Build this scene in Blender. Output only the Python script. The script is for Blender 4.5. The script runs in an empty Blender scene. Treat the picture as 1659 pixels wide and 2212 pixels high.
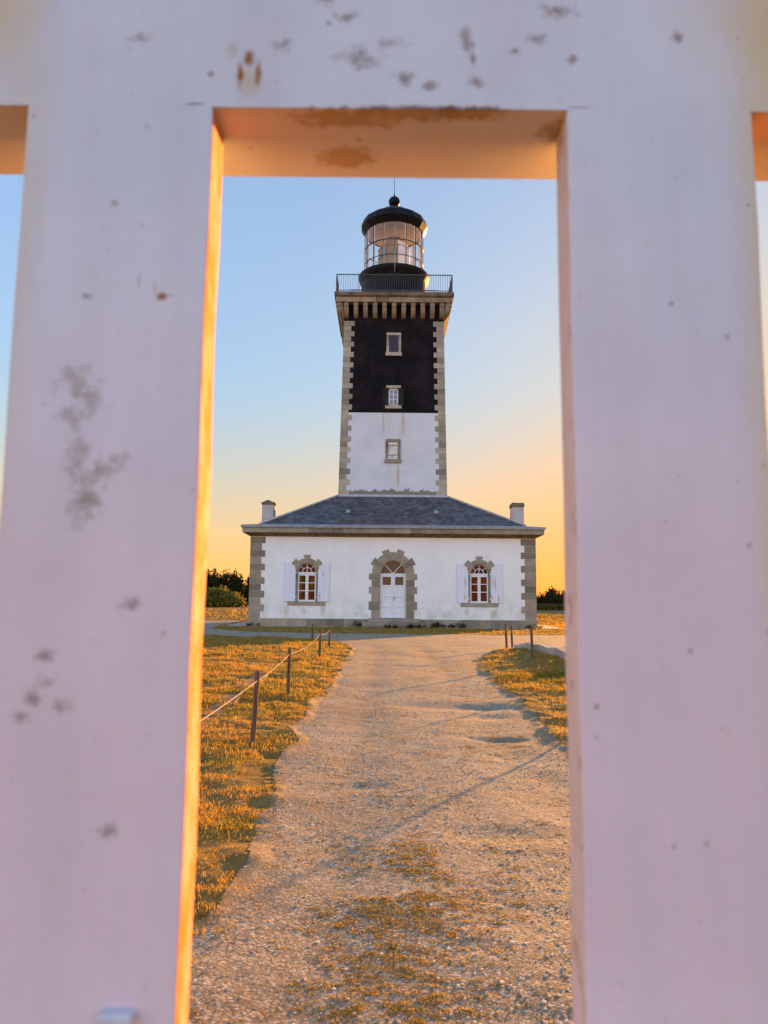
import bpy, bmesh, math, random
import numpy as np
from mathutils import Vector, Matrix

random.seed(7)
RNG = np.random.default_rng(11)
SC = bpy.context.scene
C = SC.collection
R = math.radians

# ------------------------------------------------------------------ camera
cam_data = bpy.data.cameras.new("camera")
cam = bpy.data.objects.new("camera", cam_data)
C.objects.link(cam)
cam_data.sensor_fit = 'VERTICAL'
cam_data.sensor_height = 36.0
cam_data.sensor_width = 27.0
cam_data.lens = 36.0 * 1661 / 2212
cam_data.clip_start = 0.02
cam_data.clip_end = 3000
cam.matrix_world = (Matrix.Translation((0, 0, 1.0)) @ Matrix.Rotation(R(90 + 7.06), 4, 'X')
                    @ Matrix.Rotation(0.009, 4, 'Z'))
cam_data.dof.use_dof = True
cam_data.dof.focus_distance = 30.0
cam_data.dof.aperture_fstop = cam_data.lens / 2.9
SC.camera = cam

# ------------------------------------------------------------------ light
SKY_SAT, WARM = 1.25, (1.42, 0.88, 0.60)
SKY_TINT, ROSY_FILL = (0.76, 0.77, 0.88), (2.35, 2.12, 2.12)
SUN_AZ, SUN_EL = R(30.0), R(7.0)        # azimuth clockwise from +Y
world = bpy.data.worlds.new("World")
SC.world = world
world.use_nodes = True
wn, wl = world.node_tree.nodes, world.node_tree.links
wn.clear()
sky = wn.new('ShaderNodeTexSky')
sky.sky_type = 'NISHITA'
sky.sun_disc = False
sky.sun_elevation = SUN_EL
sky.sun_rotation = SUN_AZ
sky.altitude = 10
sky.air_density = 1.0
sky.dust_density = 0.6
sky.ozone_density = 0.8
def wmath(kind, op, a, b=None):
    n = wn.new('ShaderNodeMath' if kind == 'f' else 'ShaderNodeVectorMath'); n.operation = op
    for i, v in enumerate((a, b)):
        if v is None: continue
        if hasattr(v, 'is_output'): wl.new(v, n.inputs[i])
        else: n.inputs[i].default_value = v
    return n.outputs['Value'] if op in ('DOT_PRODUCT',) else n.outputs[0]
# thick evening air: the sky's own colour with its brightness range softened and its hue deepened
lum = wmath('v', 'DOT_PRODUCT', sky.outputs[0], (0.3, 0.55, 0.15))
chroma = wmath('v', 'DIVIDE', sky.outputs[0], wmath('v', 'MULTIPLY', (1, 1, 1), None))
wl.new(lum, chroma.node.inputs[1])
pw = wn.new('ShaderNodeSeparateXYZ'); wl.new(chroma, pw.inputs[0])
cb = wn.new('ShaderNodeCombineXYZ')
for i in range(3): wl.new(wmath('f', 'POWER', pw.outputs[i], SKY_SAT), cb.inputs[i])
soft = wmath('f', 'MULTIPLY', wmath('f', 'SUBTRACT', 1.0, wmath('f', 'EXPONENT', wmath('f', 'MULTIPLY', lum, -1 / 1.8))), 1.6)
graded = wn.new('ShaderNodeVectorMath'); graded.operation = 'SCALE'
wl.new(cb.outputs[0], graded.inputs[0]); wl.new(soft, graded.inputs['Scale'])
tint = wmath('v', 'MULTIPLY', graded.outputs[0], SKY_TINT)
# warm band of haze low over the horizon
tc = wn.new('ShaderNodeTexCoord')
hz_ = wn.new('ShaderNodeSeparateXYZ'); wl.new(tc.outputs['Generated'], hz_.inputs[0])
wb = wn.new('ShaderNodeMapRange'); wb.interpolation_type = 'SMOOTHSTEP'
wb.inputs['From Min'].default_value = 0.30; wb.inputs['From Max'].default_value = 0.04
wl.new(hz_.outputs[2], wb.inputs['Value'])
warm = wn.new('ShaderNodeMix'); warm.data_type = 'RGBA'; warm.blend_type = 'MULTIPLY'
wl.new(wb.outputs[0], warm.inputs[0]); wl.new(tint, warm.inputs[6]); warm.inputs[7].default_value = (*WARM, 1)
tint = warm.outputs[2]
# counter-glow opposite the sun, tinted rose and boosted as added fill for shaded fronts
anti = wmath('v', 'DOT_PRODUCT', tc.outputs['Generated'], (-math.sin(SUN_AZ), -math.cos(SUN_AZ), 0.12))
mr = wn.new('ShaderNodeMapRange'); mr.interpolation_type = 'SMOOTHSTEP'
mr.inputs['From Min'].default_value = -0.75; mr.inputs['From Max'].default_value = 0.45
wl.new(anti, mr.inputs['Value'])
rosy_fill = wn.new('ShaderNodeMix'); rosy_fill.data_type = 'RGBA'; rosy_fill.blend_type = 'MULTIPLY'
wl.new(mr.outputs[0], rosy_fill.inputs[0]); wl.new(tint, rosy_fill.inputs[6])
rosy_fill.inputs[7].default_value = (*ROSY_FILL, 1)
bg = wn.new('ShaderNodeBackground')
bg.inputs['Strength'].default_value = 0.15
wo = wn.new('ShaderNodeOutputWorld')
wl.new(rosy_fill.outputs[2], bg.inputs[0])
wl.new(bg.outputs[0], wo.inputs[0])

sun_data = bpy.data.lights.new("sun", 'SUN')
sun_data.energy = 5.0
sun_data.angle = R(1.0)
sun_data.color = (1.0, 0.44, 0.09)
sun = bpy.data.objects.new("sun", sun_data)
C.objects.link(sun)
sun_dir = Vector((math.sin(SUN_AZ) * math.cos(SUN_EL), math.cos(SUN_AZ) * math.cos(SUN_EL), math.sin(SUN_EL)))
sun.rotation_euler = sun_dir.to_track_quat('Z', 'Y').to_euler()
sun.location = (30, 50, 40)

SC.view_settings.view_transform = 'Standard'
SC.view_settings.look = 'None'
SC.view_settings.gamma = 1.0
SC.view_settings.exposure = 2.0
SC.render.engine = 'CYCLES'
SC.cycles.max_bounces = 8
SC.cycles.transparent_max_bounces = 16
SC.cycles.caustics_reflective = False
SC.cycles.caustics_refractive = False
SC.cycles.sample_clamp_indirect = 6.0
SC.cycles.use_denoising = True

# ------------------------------------------------------------------ node helpers
class NT:
    """tiny helper for building a material node tree"""
    def __init__(self, name):
        self.m = bpy.data.materials.new(name)
        self.m.use_nodes = True
        self.n, self.l = self.m.node_tree.nodes, self.m.node_tree.links
        self.n.clear()
        self.out = self.n.new('ShaderNodeOutputMaterial')
        self.geo = self.n.new('ShaderNodeNewGeometry')
        self.pos = self.geo.outputs['Position']

    def put(self, sock, v):
        if v is None:
            return
        if hasattr(v, 'is_output'):
            self.l.new(v, sock)
        else:
            if isinstance(v, (tuple, list)) and len(v) == 3 and sock.type == 'RGBA':
                v = (*v, 1)
            sock.default_value = v

    def math(self, op, a, b=None, clamp=False):
        n = self.n.new('ShaderNodeMath'); n.operation = op; n.use_clamp = clamp
        self.put(n.inputs[0], a)
        if b is not None: self.put(n.inputs[1], b)
        return n.outputs[0]

    def vmath(self, op, a, b=None):
        n = self.n.new('ShaderNodeVectorMath'); n.operation = op
        self.put(n.inputs[0], a)
        if b is not None: self.put(n.inputs[1], b)
        return n.outputs['Value'] if op == 'LENGTH' else n.outputs[0]

    def noise(self, scale, detail=4, rough=0.55, vec=None, stretch=None, dist=0.0):
        v = vec if vec is not None else self.pos
        if stretch: v = self.vmath('MULTIPLY', v, stretch)
        n = self.n.new('ShaderNodeTexNoise')
        n.inputs['Scale'].default_value = scale
        n.inputs['Detail'].default_value = detail
        n.inputs['Roughness'].default_value = rough
        n.inputs['Distortion'].default_value = dist
        self.l.new(v, n.inputs['Vector'])
        return n.outputs['Fac']

    def voronoi(self, scale, vec=None, feature='F1', out='Distance', rnd=1.0):
        n = self.n.new('ShaderNodeTexVoronoi'); n.feature = feature
        n.inputs['Scale'].default_value = scale
        n.inputs['Randomness'].default_value = rnd
        self.l.new(vec if vec is not None else self.pos, n.inputs['Vector'])
        return n.outputs[out]

    def ramp(self, fac, lo, hi, a=0.0, b=1.0, smooth=True):
        n = self.n.new('ShaderNodeMapRange')
        n.interpolation_type = 'SMOOTHSTEP' if smooth else 'LINEAR'
        self.put(n.inputs['Value'], fac)
        n.inputs['From Min'].default_value = lo; n.inputs['From Max'].default_value = hi
        n.inputs['To Min'].default_value = a; n.inputs['To Max'].default_value = b
        return n.outputs[0]

    def mix(self, fac, a, b):
        n = self.n.new('ShaderNodeMix'); n.data_type = 'RGBA'
        self.put(n.inputs[0], fac)
        self.put(n.inputs[6], a); self.put(n.inputs[7], b)
        return n.outputs[2]

    def xyz(self):
        n = self.n.new('ShaderNodeSeparateXYZ'); self.l.new(self.pos, n.inputs[0])
        return n.outputs

    def stain(self, col, colour, centre, radius, strength=1.0, nscale=20, namount=0.8, soft=0.5, stretch=None, grain=0):
        v = self.vmath('SUBTRACT', self.pos, centre)
        v = self.vmath('DIVIDE', v, radius)
        d = self.vmath('LENGTH', v)
        nz = self.noise(nscale, 5, 0.6, stretch=stretch)
        d = self.math('ADD', d, self.math('MULTIPLY', self.math('SUBTRACT', nz, 0.5), namount * 2))
        f = self.ramp(d, 1.0, 1.0 - soft, 0.0, strength)
        if grain:
            f = self.math('MULTIPLY', f, self.ramp(self.noise(grain, 5, 0.7), 0.40, 0.60))
        return self.mix(f, col, colour)

    def bump(self, height, strength=0.3, dist=0.01, normal=None):
        n = self.n.new('ShaderNodeBump')
        n.inputs['Strength'].default_value = strength
        n.inputs['Distance'].default_value = dist
        self.l.new(height, n.inputs['Height'])
        if normal is not None: self.l.new(normal, n.inputs['Normal'])
        return n.outputs[0]

    def bsdf(self, col, rough=0.7, normal=None, spec=0.3, metal=0.0, **kw):
        n = self.n.new('ShaderNodeBsdfPrincipled')
        self.put(n.inputs['Base Color'], col)
        self.put(n.inputs['Roughness'], rough)
        self.put(n.inputs['Specular IOR Level'], spec)
        self.put(n.inputs['Metallic'], metal)
        if normal is not None: self.l.new(normal, n.inputs['Normal'])
        for k, v in kw.items(): self.put(n.inputs[k], v)
        return n.outputs[0]

    def done(self, shader):
        self.l.new(shader, self.out.inputs['Surface'])
        return self.m


def simple(name, c1, c2, scale=6, rough=0.75, spec=0.3, bump=0.2, bscale=40, bdist=0.01, metal=0.0, island=0.0):
    t = NT(name)
    col = t.mix(t.ramp(t.noise(scale), 0.3, 0.7), c1, c2)
    if island:
        k = t.ramp(t.geo.outputs['Random Per Island'], 0, 1, 1 - island, 1 + island, False)
        col = t.vmath('SCALE', col)
        col.node.inputs['Scale'].default_value = 1
        t.l.new(k, col.node.inputs['Scale'])
    nrm = t.bump(t.noise(bscale, 6), bump, bdist)
    return t.done(t.bsdf(col, rough, nrm, spec, metal))

# ------------------------------------------------------------------ object helpers
def mesh_obj(name, verts, faces, mat, parent=None, smooth=False, origin=None):
    """one mesh object; coordinates given in world space, stored relative to its root"""
    o0 = Vector(origin) if origin is not None else (root_loc(parent) if parent else Vector((0, 0, 0)))
    me = bpy.data.meshes.new(name)
    me.from_pydata([tuple(Vector(v) - o0) for v in verts], [], faces)
    me.validate()
    bm = bmesh.new(); bm.from_mesh(me)
    bmesh.ops.recalc_face_normals(bm, faces=bm.faces)
    bm.to_mesh(me); bm.free()
    if smooth:
        me.polygons.foreach_set('use_smooth', [True] * len(me.polygons))
    me.materials.append(mat)
    o = bpy.data.objects.new(name, me)
    C.objects.link(o)
    if parent: o.parent = parent
    else: o.location = o0
    return o

def root_loc(o):
    while o.parent: o = o.parent
    return o.location.copy()

def empty(name, loc, label, cat, group=None):
    o = bpy.data.objects.new(name, None)
    o.empty_display_size = 0.2
    o.location = loc
    C.objects.link(o)
    tag(o, label, cat, group)
    return o

def tag(o, label=None, cat=None, group=None, kind=None):
    if label: o['label'] = label
    if cat: o['category'] = cat
    if group: o['group'] = group
    if kind: o['kind'] = kind
    return o

class MB:
    """collects shapes in world coordinates, then builds ONE mesh"""
    def __init__(self): self.v, self.f = [], []
    def add(self, vs, fs):
        b = len(self.v); self.v += [tuple(p) for p in vs]; self.f += [[i + b for i in f] for f in fs]; return self
    def box(self, x0, x1, y0, y1, z0, z1):
        return self.add([(x0, y0, z0), (x1, y0, z0), (x1, y1, z0), (x0, y1, z0), (x0, y0, z1), (x1, y0, z1), (x1, y1, z1), (x0, y1, z1)],
                        [(0, 3, 2, 1), (4, 5, 6, 7), (0, 1, 5, 4), (1, 2, 6, 5), (2, 3, 7, 6), (3, 0, 4, 7)])
    def prism(self, poly, y0, y1):
        """polygon of (x,z) extruded along y"""
        n = len(poly)
        vs = [(x, y0, z) for x, z in poly] + [(x, y1, z) for x, z in poly]
        fs = [list(range(n)), list(range(2 * n - 1, n - 1, -1))] + [(i, i + n, (i + 1) % n + n, (i + 1) % n) for i in range(n)]
        return self.add(vs, fs)
    def frustum(self, cx, cy, h0, h1, z0, z1, d0=None, d1=None):
        d0 = h0 if d0 is None else d0; d1 = h1 if d1 is None else d1
        return self.add([(cx - h0, cy - d0, z0), (cx + h0, cy - d0, z0), (cx + h0, cy + d0, z0), (cx - h0, cy + d0, z0),
                         (cx - h1, cy - d1, z1), (cx + h1, cy - d1, z1), (cx + h1, cy + d1, z1), (cx - h1, cy + d1, z1)],
                        [(0, 3, 2, 1), (4, 5, 6, 7), (0, 1, 5, 4), (1, 2, 6, 5), (2, 3, 7, 6), (3, 0, 4, 7)])
    def lathe(self, cx, cy, prof, n=48, phase=0.0, a0=0.0, a1=2 * math.pi):
        full = abs(a1 - a0 - 2 * math.pi) < 1e-6
        m = n if full else n + 1
        vs, fs = [], []
        for r, z in prof:
            for k in range(m):
                a = a0 + phase + (a1 - a0) * k / n
                vs.append((cx + r * math.sin(a), cy - r * math.cos(a), z))
        for j in range(len(prof) - 1):
            for k in range(n):
                k2 = (k + 1) % m
                fs.append((j * m + k, j * m + k2, (j + 1) * m + k2, (j + 1) * m + k))
        return self.add(vs, fs)
    def tube(self, pts, r, n=8, r1=None):
        pts = [Vector(p) for p in pts]
        vs, fs = [], []
        for i, p in enumerate(pts):
            d = (pts[min(i + 1, len(pts) - 1)] - pts[max(i - 1, 0)]).normalized()
            a = d.cross(Vector((0, 0, 1)) if abs(d.z) < 0.95 else Vector((1, 0, 0))).normalized()
            b = d.cross(a)
            rr = r if r1 is None else r + (r1 - r) * i / (len(pts) - 1)
            for k in range(n):
                t = 2 * math.pi * k / n
                vs.append(p + (a * math.cos(t) + b * math.sin(t)) * rr)
        for i in range(len(pts) - 1):
            for k in range(n):
                fs.append((i * n + k, i * n + (k + 1) % n, (i + 1) * n + (k + 1) % n, (i + 1) * n + k))
        fs.append(list(range(n))[::-1]); fs.append([(len(pts) - 1) * n + k for k in range(n)])
        return self.add(vs, fs)
    def build(self, name, mat, parent=None, smooth=False, bevel=0.0, origin=None, seg=1):
        o = mesh_obj(name, self.v, self.f, mat, parent, smooth, origin)
        if bevel:
            md = o.modifiers.new("bevel", 'BEVEL'); md.width = bevel; md.segments = seg; md.limit_method = 'ANGLE'
            md.angle_limit = R(40)
        return o

def wedge(cx, cz, r0, r1, a0, a1, n=6):
    """arch stone; angles in degrees from vertical, positive to the right"""
    out = [(cx + r1 * math.sin(R(a0 + (a1 - a0) * i / n)), cz + r1 * math.cos(R(a0 + (a1 - a0) * i / n))) for i in range(n + 1)]
    inn = [(cx + r0 * math.sin(R(a1 + (a0 - a1) * i / n)), cz + r0 * math.cos(R(a1 + (a0 - a1) * i / n))) for i in range(n + 1)]
    return out + inn

def arch_poly(cx, hw, z0, cz, n=20, rz=None):
    rz = rz or hw
    return [(cx - hw, z0), (cx - hw, cz)] + [(cx - hw * math.cos(math.pi * i / n), cz + rz * math.sin(math.pi * i / n)) for i in range(1, n)] + [(cx + hw, cz), (cx + hw, z0)]

# ------------------------------------------------------------------ materials
M = {}
def painted_fence():
    t = NT("chipped_white_paint")
    low_pink = t.mix(t.ramp(t.noise(7, 5), 0.3, 0.75), (0.70, 0.555, 0.585), (0.77, 0.62, 0.65))     # faint pink light painted into the lower pickets
    new = t.mix(t.ramp(t.noise(7, 5), 0.3, 0.75), (0.58, 0.62, 0.70), (0.65, 0.685, 0.76))     # bluish light painted into the colour on and near the rail
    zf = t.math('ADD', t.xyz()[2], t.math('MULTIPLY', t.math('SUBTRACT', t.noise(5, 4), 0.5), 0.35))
    col = t.mix(t.ramp(zf, 0.85, 1.38), low_pink, new)  # painted light: pink low down, bluish on and near the rail
    brush = t.noise(26, 4, 0.6, stretch=(1, 1, 0.12))
    col = t.mix(t.ramp(brush, 0.35, 0.75, 0.0, 0.22), col, (0.50, 0.45, 0.46))
    scuff = t.math('MULTIPLY', t.ramp(t.noise(42, 6, 0.75, dist=0.6), 0.60, 0.72), t.ramp(t.noise(6, 3), 0.48, 0.62))
    col = t.mix(t.math('MULTIPLY', scuff, 0.38), col, (0.33, 0.26, 0.23))
    yl = (0.60, 0.47, 0.25)
    # warm buff glow painted into the outer parts of the front
    col = t.stain(col, yl, (-0.31, 0.5, 1.43), (0.075, 0.3, 0.11), 0.75, 9, 0.25, 0.7)
    col = t.stain(col, yl, (0.31, 0.5, 1.42), (0.13, 0.3, 0.2), 0.75, 9, 0.3, 1.0)
    col = t.stain(col, yl, (0.268, 0.5, 1.15), (0.038, 0.3, 0.55), 0.85, 9, 0.2, 1.0)
    col = t.stain(col, yl, (-0.256, 0.5, 1.25), (0.03, 0.3, 0.35), 0.35, 9, 0.25, 0.9)
    br, gy, og = (0.22, 0.11, 0.04), (0.24, 0.19, 0.17), (0.30, 0.13, 0.04)
    def s(x, z, rx, rz, c=gy, k=0.7, ns=90, na=0.55, soft=0.9, grain=0):
        nonlocal col
        col = t.stain(col, c, (x, 0.5, z), (rx, 0.12, rz), k, ns, na, soft)
    # rust mark on the rail and its pale halo
    s(-0.097, 1.366, 0.012, 0.018, (0.5, 0.42, 0.25), 0.6, 60, 0.5); s(-0.0985, 1.384, 0.007, 0.009, og, 1.0, 160, 0.6); s(-0.104, 1.372, 0.0038, 0.014, og, 1.0, 160, 0.5); s(-0.0915, 1.372, 0.0036, 0.014, og, 0.9, 160, 0.5)
    s(-0.110, 1.390, 0.007, 0.010, (0.5, 0.4, 0.33), 0.5)
    s(-0.135, 1.349, 0.010, 0.0016, br, 0.8, 120, 0.3); s(0.135, 1.349, 0.012, 0.0014, gy, 0.6, 120, 0.3)
    # scuffs along the rail
    for x, z, rx, rz in [(0.055, 1.40, .007, .017), (0.06, 1.386, .004, .012), (-0.03, 1.417, .012, .006), (-0.045, 1.43, .010, .008), (0.03, 1.365, .008, .006), (0.062, 1.367, .010, .006),
                         (0.09, 1.392, .008, .005), (0.105, 1.40, .010, .006), (-0.075, 1.395, .010, .006), (0.13, 1.385, .006, .005), (0.004, 1.397, .012, .006), (0.012, 1.37, .010, .008),
                         (0.205, 1.403, .006, .008), (-0.175, 1.398, .012, .006), (-0.02, 1.385, .02, .012), (0.12, 1.423, .02, .008)]:
        s(x, z, rx * 1.0, rz * 1.0, gy, 0.8, 120, 1.4, 1.2, 190)
    # lichen cluster on the left picket
    for x, z, rx, rz in [(-0.2085, 1.15, .014, .014), (-0.196, 1.137, .013, .012), (-0.208, 1.125, .012, .012), (-0.203, 1.10, .012, .013), (-0.196, 1.083, .014, .013), (-0.198, 1.062, .013, .014), (-0.193, 1.072, .010, .012),
                         (-0.185, 1.088, .008, .010), (-0.176, 1.095, .008, .009)]:
        s(x, z, rx * 1.15, rz * 1.15, (0.32, 0.26, 0.22), 0.55, 110, 1.3, 1.0, 210)
    # ring of rust
    s(-0.152, 1.208, 0.006, 0.0045, og, 1.0, 160, 0.4); s(-0.157, 1.214, 0.002, 0.007, (0.5, 0.4, 0.25), 0.6, 160, 0.4); s(-0.146, 1.209, 0.005, 0.002, (0.45, 0.33, 0.25), 0.5, 160, 0.5)
    s(-0.203, 1.208, 0.005, 0.004, gy, 0.7, 130, 1.1, 0.9); s(-0.168, 1.219, 0.0015, 0.010, gy, 0.4, 60, 0.2)
    for x, z in [(-0.214, 0.951), (-0.222, 0.94), (-0.228, 0.93), (-0.204, 0.935), (-0.216, 0.967), (-0.164, 1.0), (-0.17, 0.86)]:
        s(x, z, .009, .007, gy, 0.7, 110, 1.4, 1.2, 240)
    # mould under the rail
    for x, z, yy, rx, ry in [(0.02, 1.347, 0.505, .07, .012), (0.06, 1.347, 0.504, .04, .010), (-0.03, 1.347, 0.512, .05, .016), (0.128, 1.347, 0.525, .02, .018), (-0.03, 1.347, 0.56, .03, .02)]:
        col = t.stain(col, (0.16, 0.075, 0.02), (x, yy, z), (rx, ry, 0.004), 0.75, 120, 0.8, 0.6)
    # orange sunlight painted into the right-facing picket flanks; left-facing ones buff
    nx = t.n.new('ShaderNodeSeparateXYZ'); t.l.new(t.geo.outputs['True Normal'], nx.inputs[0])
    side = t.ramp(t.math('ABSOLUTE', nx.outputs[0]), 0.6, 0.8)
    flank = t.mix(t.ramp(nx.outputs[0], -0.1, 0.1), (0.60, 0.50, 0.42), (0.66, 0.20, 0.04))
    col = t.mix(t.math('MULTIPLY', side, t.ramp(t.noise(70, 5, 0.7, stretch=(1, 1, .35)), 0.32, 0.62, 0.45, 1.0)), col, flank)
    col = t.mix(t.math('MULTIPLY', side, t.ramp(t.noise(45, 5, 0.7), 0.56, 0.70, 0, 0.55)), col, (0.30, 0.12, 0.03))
    # golden bounce light painted into the underside of the rail
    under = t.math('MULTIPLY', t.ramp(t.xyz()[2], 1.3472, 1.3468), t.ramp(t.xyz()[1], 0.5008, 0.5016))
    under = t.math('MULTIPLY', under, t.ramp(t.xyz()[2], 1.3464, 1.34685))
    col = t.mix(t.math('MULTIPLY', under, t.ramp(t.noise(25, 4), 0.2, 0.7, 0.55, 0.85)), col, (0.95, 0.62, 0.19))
    # specks of dirt everywhere
    for sc, th, k in [(38, 0.10, 0.55), (70, 0.085, 0.4), (22, 0.075, 0.6), (130, 0.12, 0.3)]:
        v = t.vmath('ADD', t.pos, (sc, 0, sc * 0.3))
        d = t.voronoi(sc, v)
        f = t.math('MULTIPLY', t.ramp(d, th, th * 0.55, 0, k), t.ramp(t.noise(11 + sc * .1, 2), 0.45, 0.62))
        col = t.mix(f, col, (0.25, 0.17, 0.13))
    nz = t.noise(60, 6, 0.6)
    nrm = t.bump(nz, 0.25, 0.002)
    nrm = t.bump(t.noise(9, 3), 0.35, 0.006, nrm)
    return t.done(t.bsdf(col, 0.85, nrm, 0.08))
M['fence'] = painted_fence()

def house_wall():
    t = NT("limewashed_wall")
    z = t.xyz()[2]
    col = t.mix(t.ramp(t.noise(0.9, 6, 0.6), 0.3, 0.7), (0.86, 0.85, 0.81), (0.91, 0.905, 0.87))
    col = t.mix(t.math('MULTIPLY', t.ramp(t.noise(2.3, 6, 0.65), 0.52, 0.8), 0.3), col, (0.60, 0.58, 0.50))
    low = t.math('MULTIPLY', t.ramp(z, 1.9, 0.4), t.ramp(t.noise(1.7, 6, 0.65), 0.35, 0.68))
    col = t.mix(t.math('MULTIPLY', low, 0.55), col, (0.50, 0.47, 0.36))
    for x, zz, rz in [(-4.72, 0.85, 0.42), (-2.95, 0.85, 0.42), (-3.9, 0.78, 0.25), (4.1, 0.8, 0.35), (5.5, 0.75, 0.3), (5.35, 0.65, 0.3)]:
        col = t.stain(col, (0.52, 0.40, 0.24), (x, 38, zz), (0.12 + rz * .2, 1, rz), 0.5, 5, 0.6, 0.8, (3, 1, 0.6))
    chips = t.math('MULTIPLY', t.ramp(t.voronoi(4.5), 0.16, 0.07), t.ramp(t.noise(6, 3), 0.50, 0.62))
    chips = t.math('MULTIPLY', chips, t.ramp(t.noise(30, 4), 0.42, 0.55))
    col = t.mix(chips, col, (0.30, 0.27, 0.22))
    peel = t.math('MULTIPLY', t.ramp(t.voronoi(7), 0.16, 0.08), t.ramp(z, 1.1, 0.42))
    peel = t.math('MULTIPLY', peel, t.ramp(t.noise(3, 4), 0.52, 0.60))
    col = t.mix(peel, col, (0.33, 0.30, 0.25))
    nrm = t.bump(t.noise(14, 8, 0.65), 0.35, 0.02)
    return t.done(t.bsdf(col, 0.85, nrm, 0.15))
M['house_wall'] = house_wall()

def tower_white():
    t = NT("white_tower_paint")
    z = t.xyz()[2]
    col = t.mix(t.ramp(t.noise(0.8, 5), 0.3, 0.7), (0.62, 0.65, 0.68), (0.70, 0.72, 0.74))
    streak = t.ramp(t.noise(9, 5, 0.6, stretch=(1, 1, 0.05)), 0.5, 0.75)
    col = t.mix(t.math('MULTIPLY', streak, 0.22), col, (0.55, 0.50, 0.42))
    for x, z0, rz, rx in [(-0.08, 11.2, 0.95, 0.09), (1.02, 11.1, 1.1, 0.11), (0.2, 11.3, 0.8, 0.4), (0.75, 8.2, 0.95, 0.12), (0.3, 8.3, 0.7, 0.35), (0.85, 9.9, 1.2, 0.06)]:
        col = t.stain(col, (0.50, 0.34, 0.14) if rx < 0.3 else (0.62, 0.60, 0.55), (x, 41.6, z0), (rx, 2, rz), 0.7, 7, 0.55, 0.9, (2.5, 1, 0.12))
    # flaking paint above the roof
    f = t.math('ADD', t.math('MULTIPLY', t.noise(2.2, 7, 0.7), 1.3), t.ramp(z, 7.05, 7.75, 0.55, -0.45, False))
    col = t.mix(t.ramp(f, 0.72, 0.82), col, (0.23, 0.21, 0.17))
    nrm = t.bump(t.noise(10, 6), 0.2, 0.01)
    return t.done(t.bsdf(col, 0.7, nrm, 0.2))
M['tower_white'] = tower_white()

def tower_black():
    t = NT("black_tower_paint")
    col = t.mix(t.ramp(t.noise(0.7, 6, 0.65), 0.4, 0.75), (0.004, 0.003, 0.004), (0.022, 0.013, 0.016))
    sp = t.math('MULTIPLY', t.ramp(t.noise(40, 3), 0.55, 0.75), t.ramp(t.noise(1.1, 5), 0.45, 0.65))
    col = t.mix(t.math('MULTIPLY', sp, 0.4), col, (0.05, 0.04, 0.046))
    st = t.ramp(t.noise(6, 5, 0.6, stretch=(1, 1, 0.06)), 0.55, 0.75)
    col = t.mix(t.math('MULTIPLY', st, 0.35), col, (0.035, 0.028, 0.03))
    return t.done(t.bsdf(col, 0.75, t.bump(t.noise(12, 6), 0.3, 0.01), 0.15))
M['tower_black'] = tower_black()

def stone(name, a, b, rust=0.0, lichen=0.0):
    t = NT(name)
    col = t.mix(t.ramp(t.noise(2.0, 5), 0.3, 0.7), a, b)
    col = t.mix(t.math('MULTIPLY', t.ramp(t.noise(60, 3, 0.7), 0.5, 0.8), 0.45), col, tuple(c * 0.5 for c in a))
    if rust:
        f = t.ramp(t.noise(3.0, 6, 0.65, stretch=(1, 1, 0.35)), 0.50, 0.68)
        col = t.mix(t.math('MULTIPLY', f, rust), col, (0.30, 0.13, 0.04))
    if lichen:
        f = t.ramp(t.noise(4.0, 7, 0.7), 0.52, 0.66)
        col = t.mix(t.math('MULTIPLY', f, lichen), col, (0.035, 0.03, 0.022))
    k = t.ramp(t.geo.outputs['Random Per Island'], 0, 1, 0.62, 1.22, False)
    sc = t.n.new('ShaderNodeVectorMath'); sc.operation = 'SCALE'
    t.l.new(col, sc.inputs[0]); t.l.new(k, sc.inputs['Scale'])
    nrm = t.bump(t.noise(25, 8, 0.65), 0.4, 0.015)
    return t.done(t.bsdf(sc.outputs[0], 0.88, nrm, 0.15))
M['granite'] = stone("granite_blocks", (0.265, 0.225, 0.16), (0.35, 0.305, 0.225), 0.12)
M['granite_tower'] = stone("tower_granite", (0.34, 0.30, 0.22), (0.44, 0.39, 0.30), 0.1)
M['granite_rust'] = stone("rust_streaked_granite", (0.26, 0.215, 0.14), (0.36, 0.30, 0.21), 0.95, 0.5)
M['granite_dark'] = stone("lichen_covered_granite", (0.10, 0.08, 0.06), (0.20, 0.16, 0.11), 0.5, 0.8)
M['granite_grey'] = stone("plain_grey_granite", (0.24, 0.20, 0.15), (0.30, 0.255, 0.20), 0.1)
M['render'] = stone("weathered_chimney_render", (0.40, 0.38, 0.36), (0.52, 0.50, 0.48), 0.15, 0.35)
M['concrete'] = stone("weathered_concrete", (0.33, 0.29, 0.24), (0.43, 0.39, 0.33), 0.1, 0.3)
M['brown_kerb'] = stone("lichened_brown_concrete", (0.17, 0.10, 0.05), (0.24, 0.15, 0.08), 0.4, 0.5)

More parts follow.
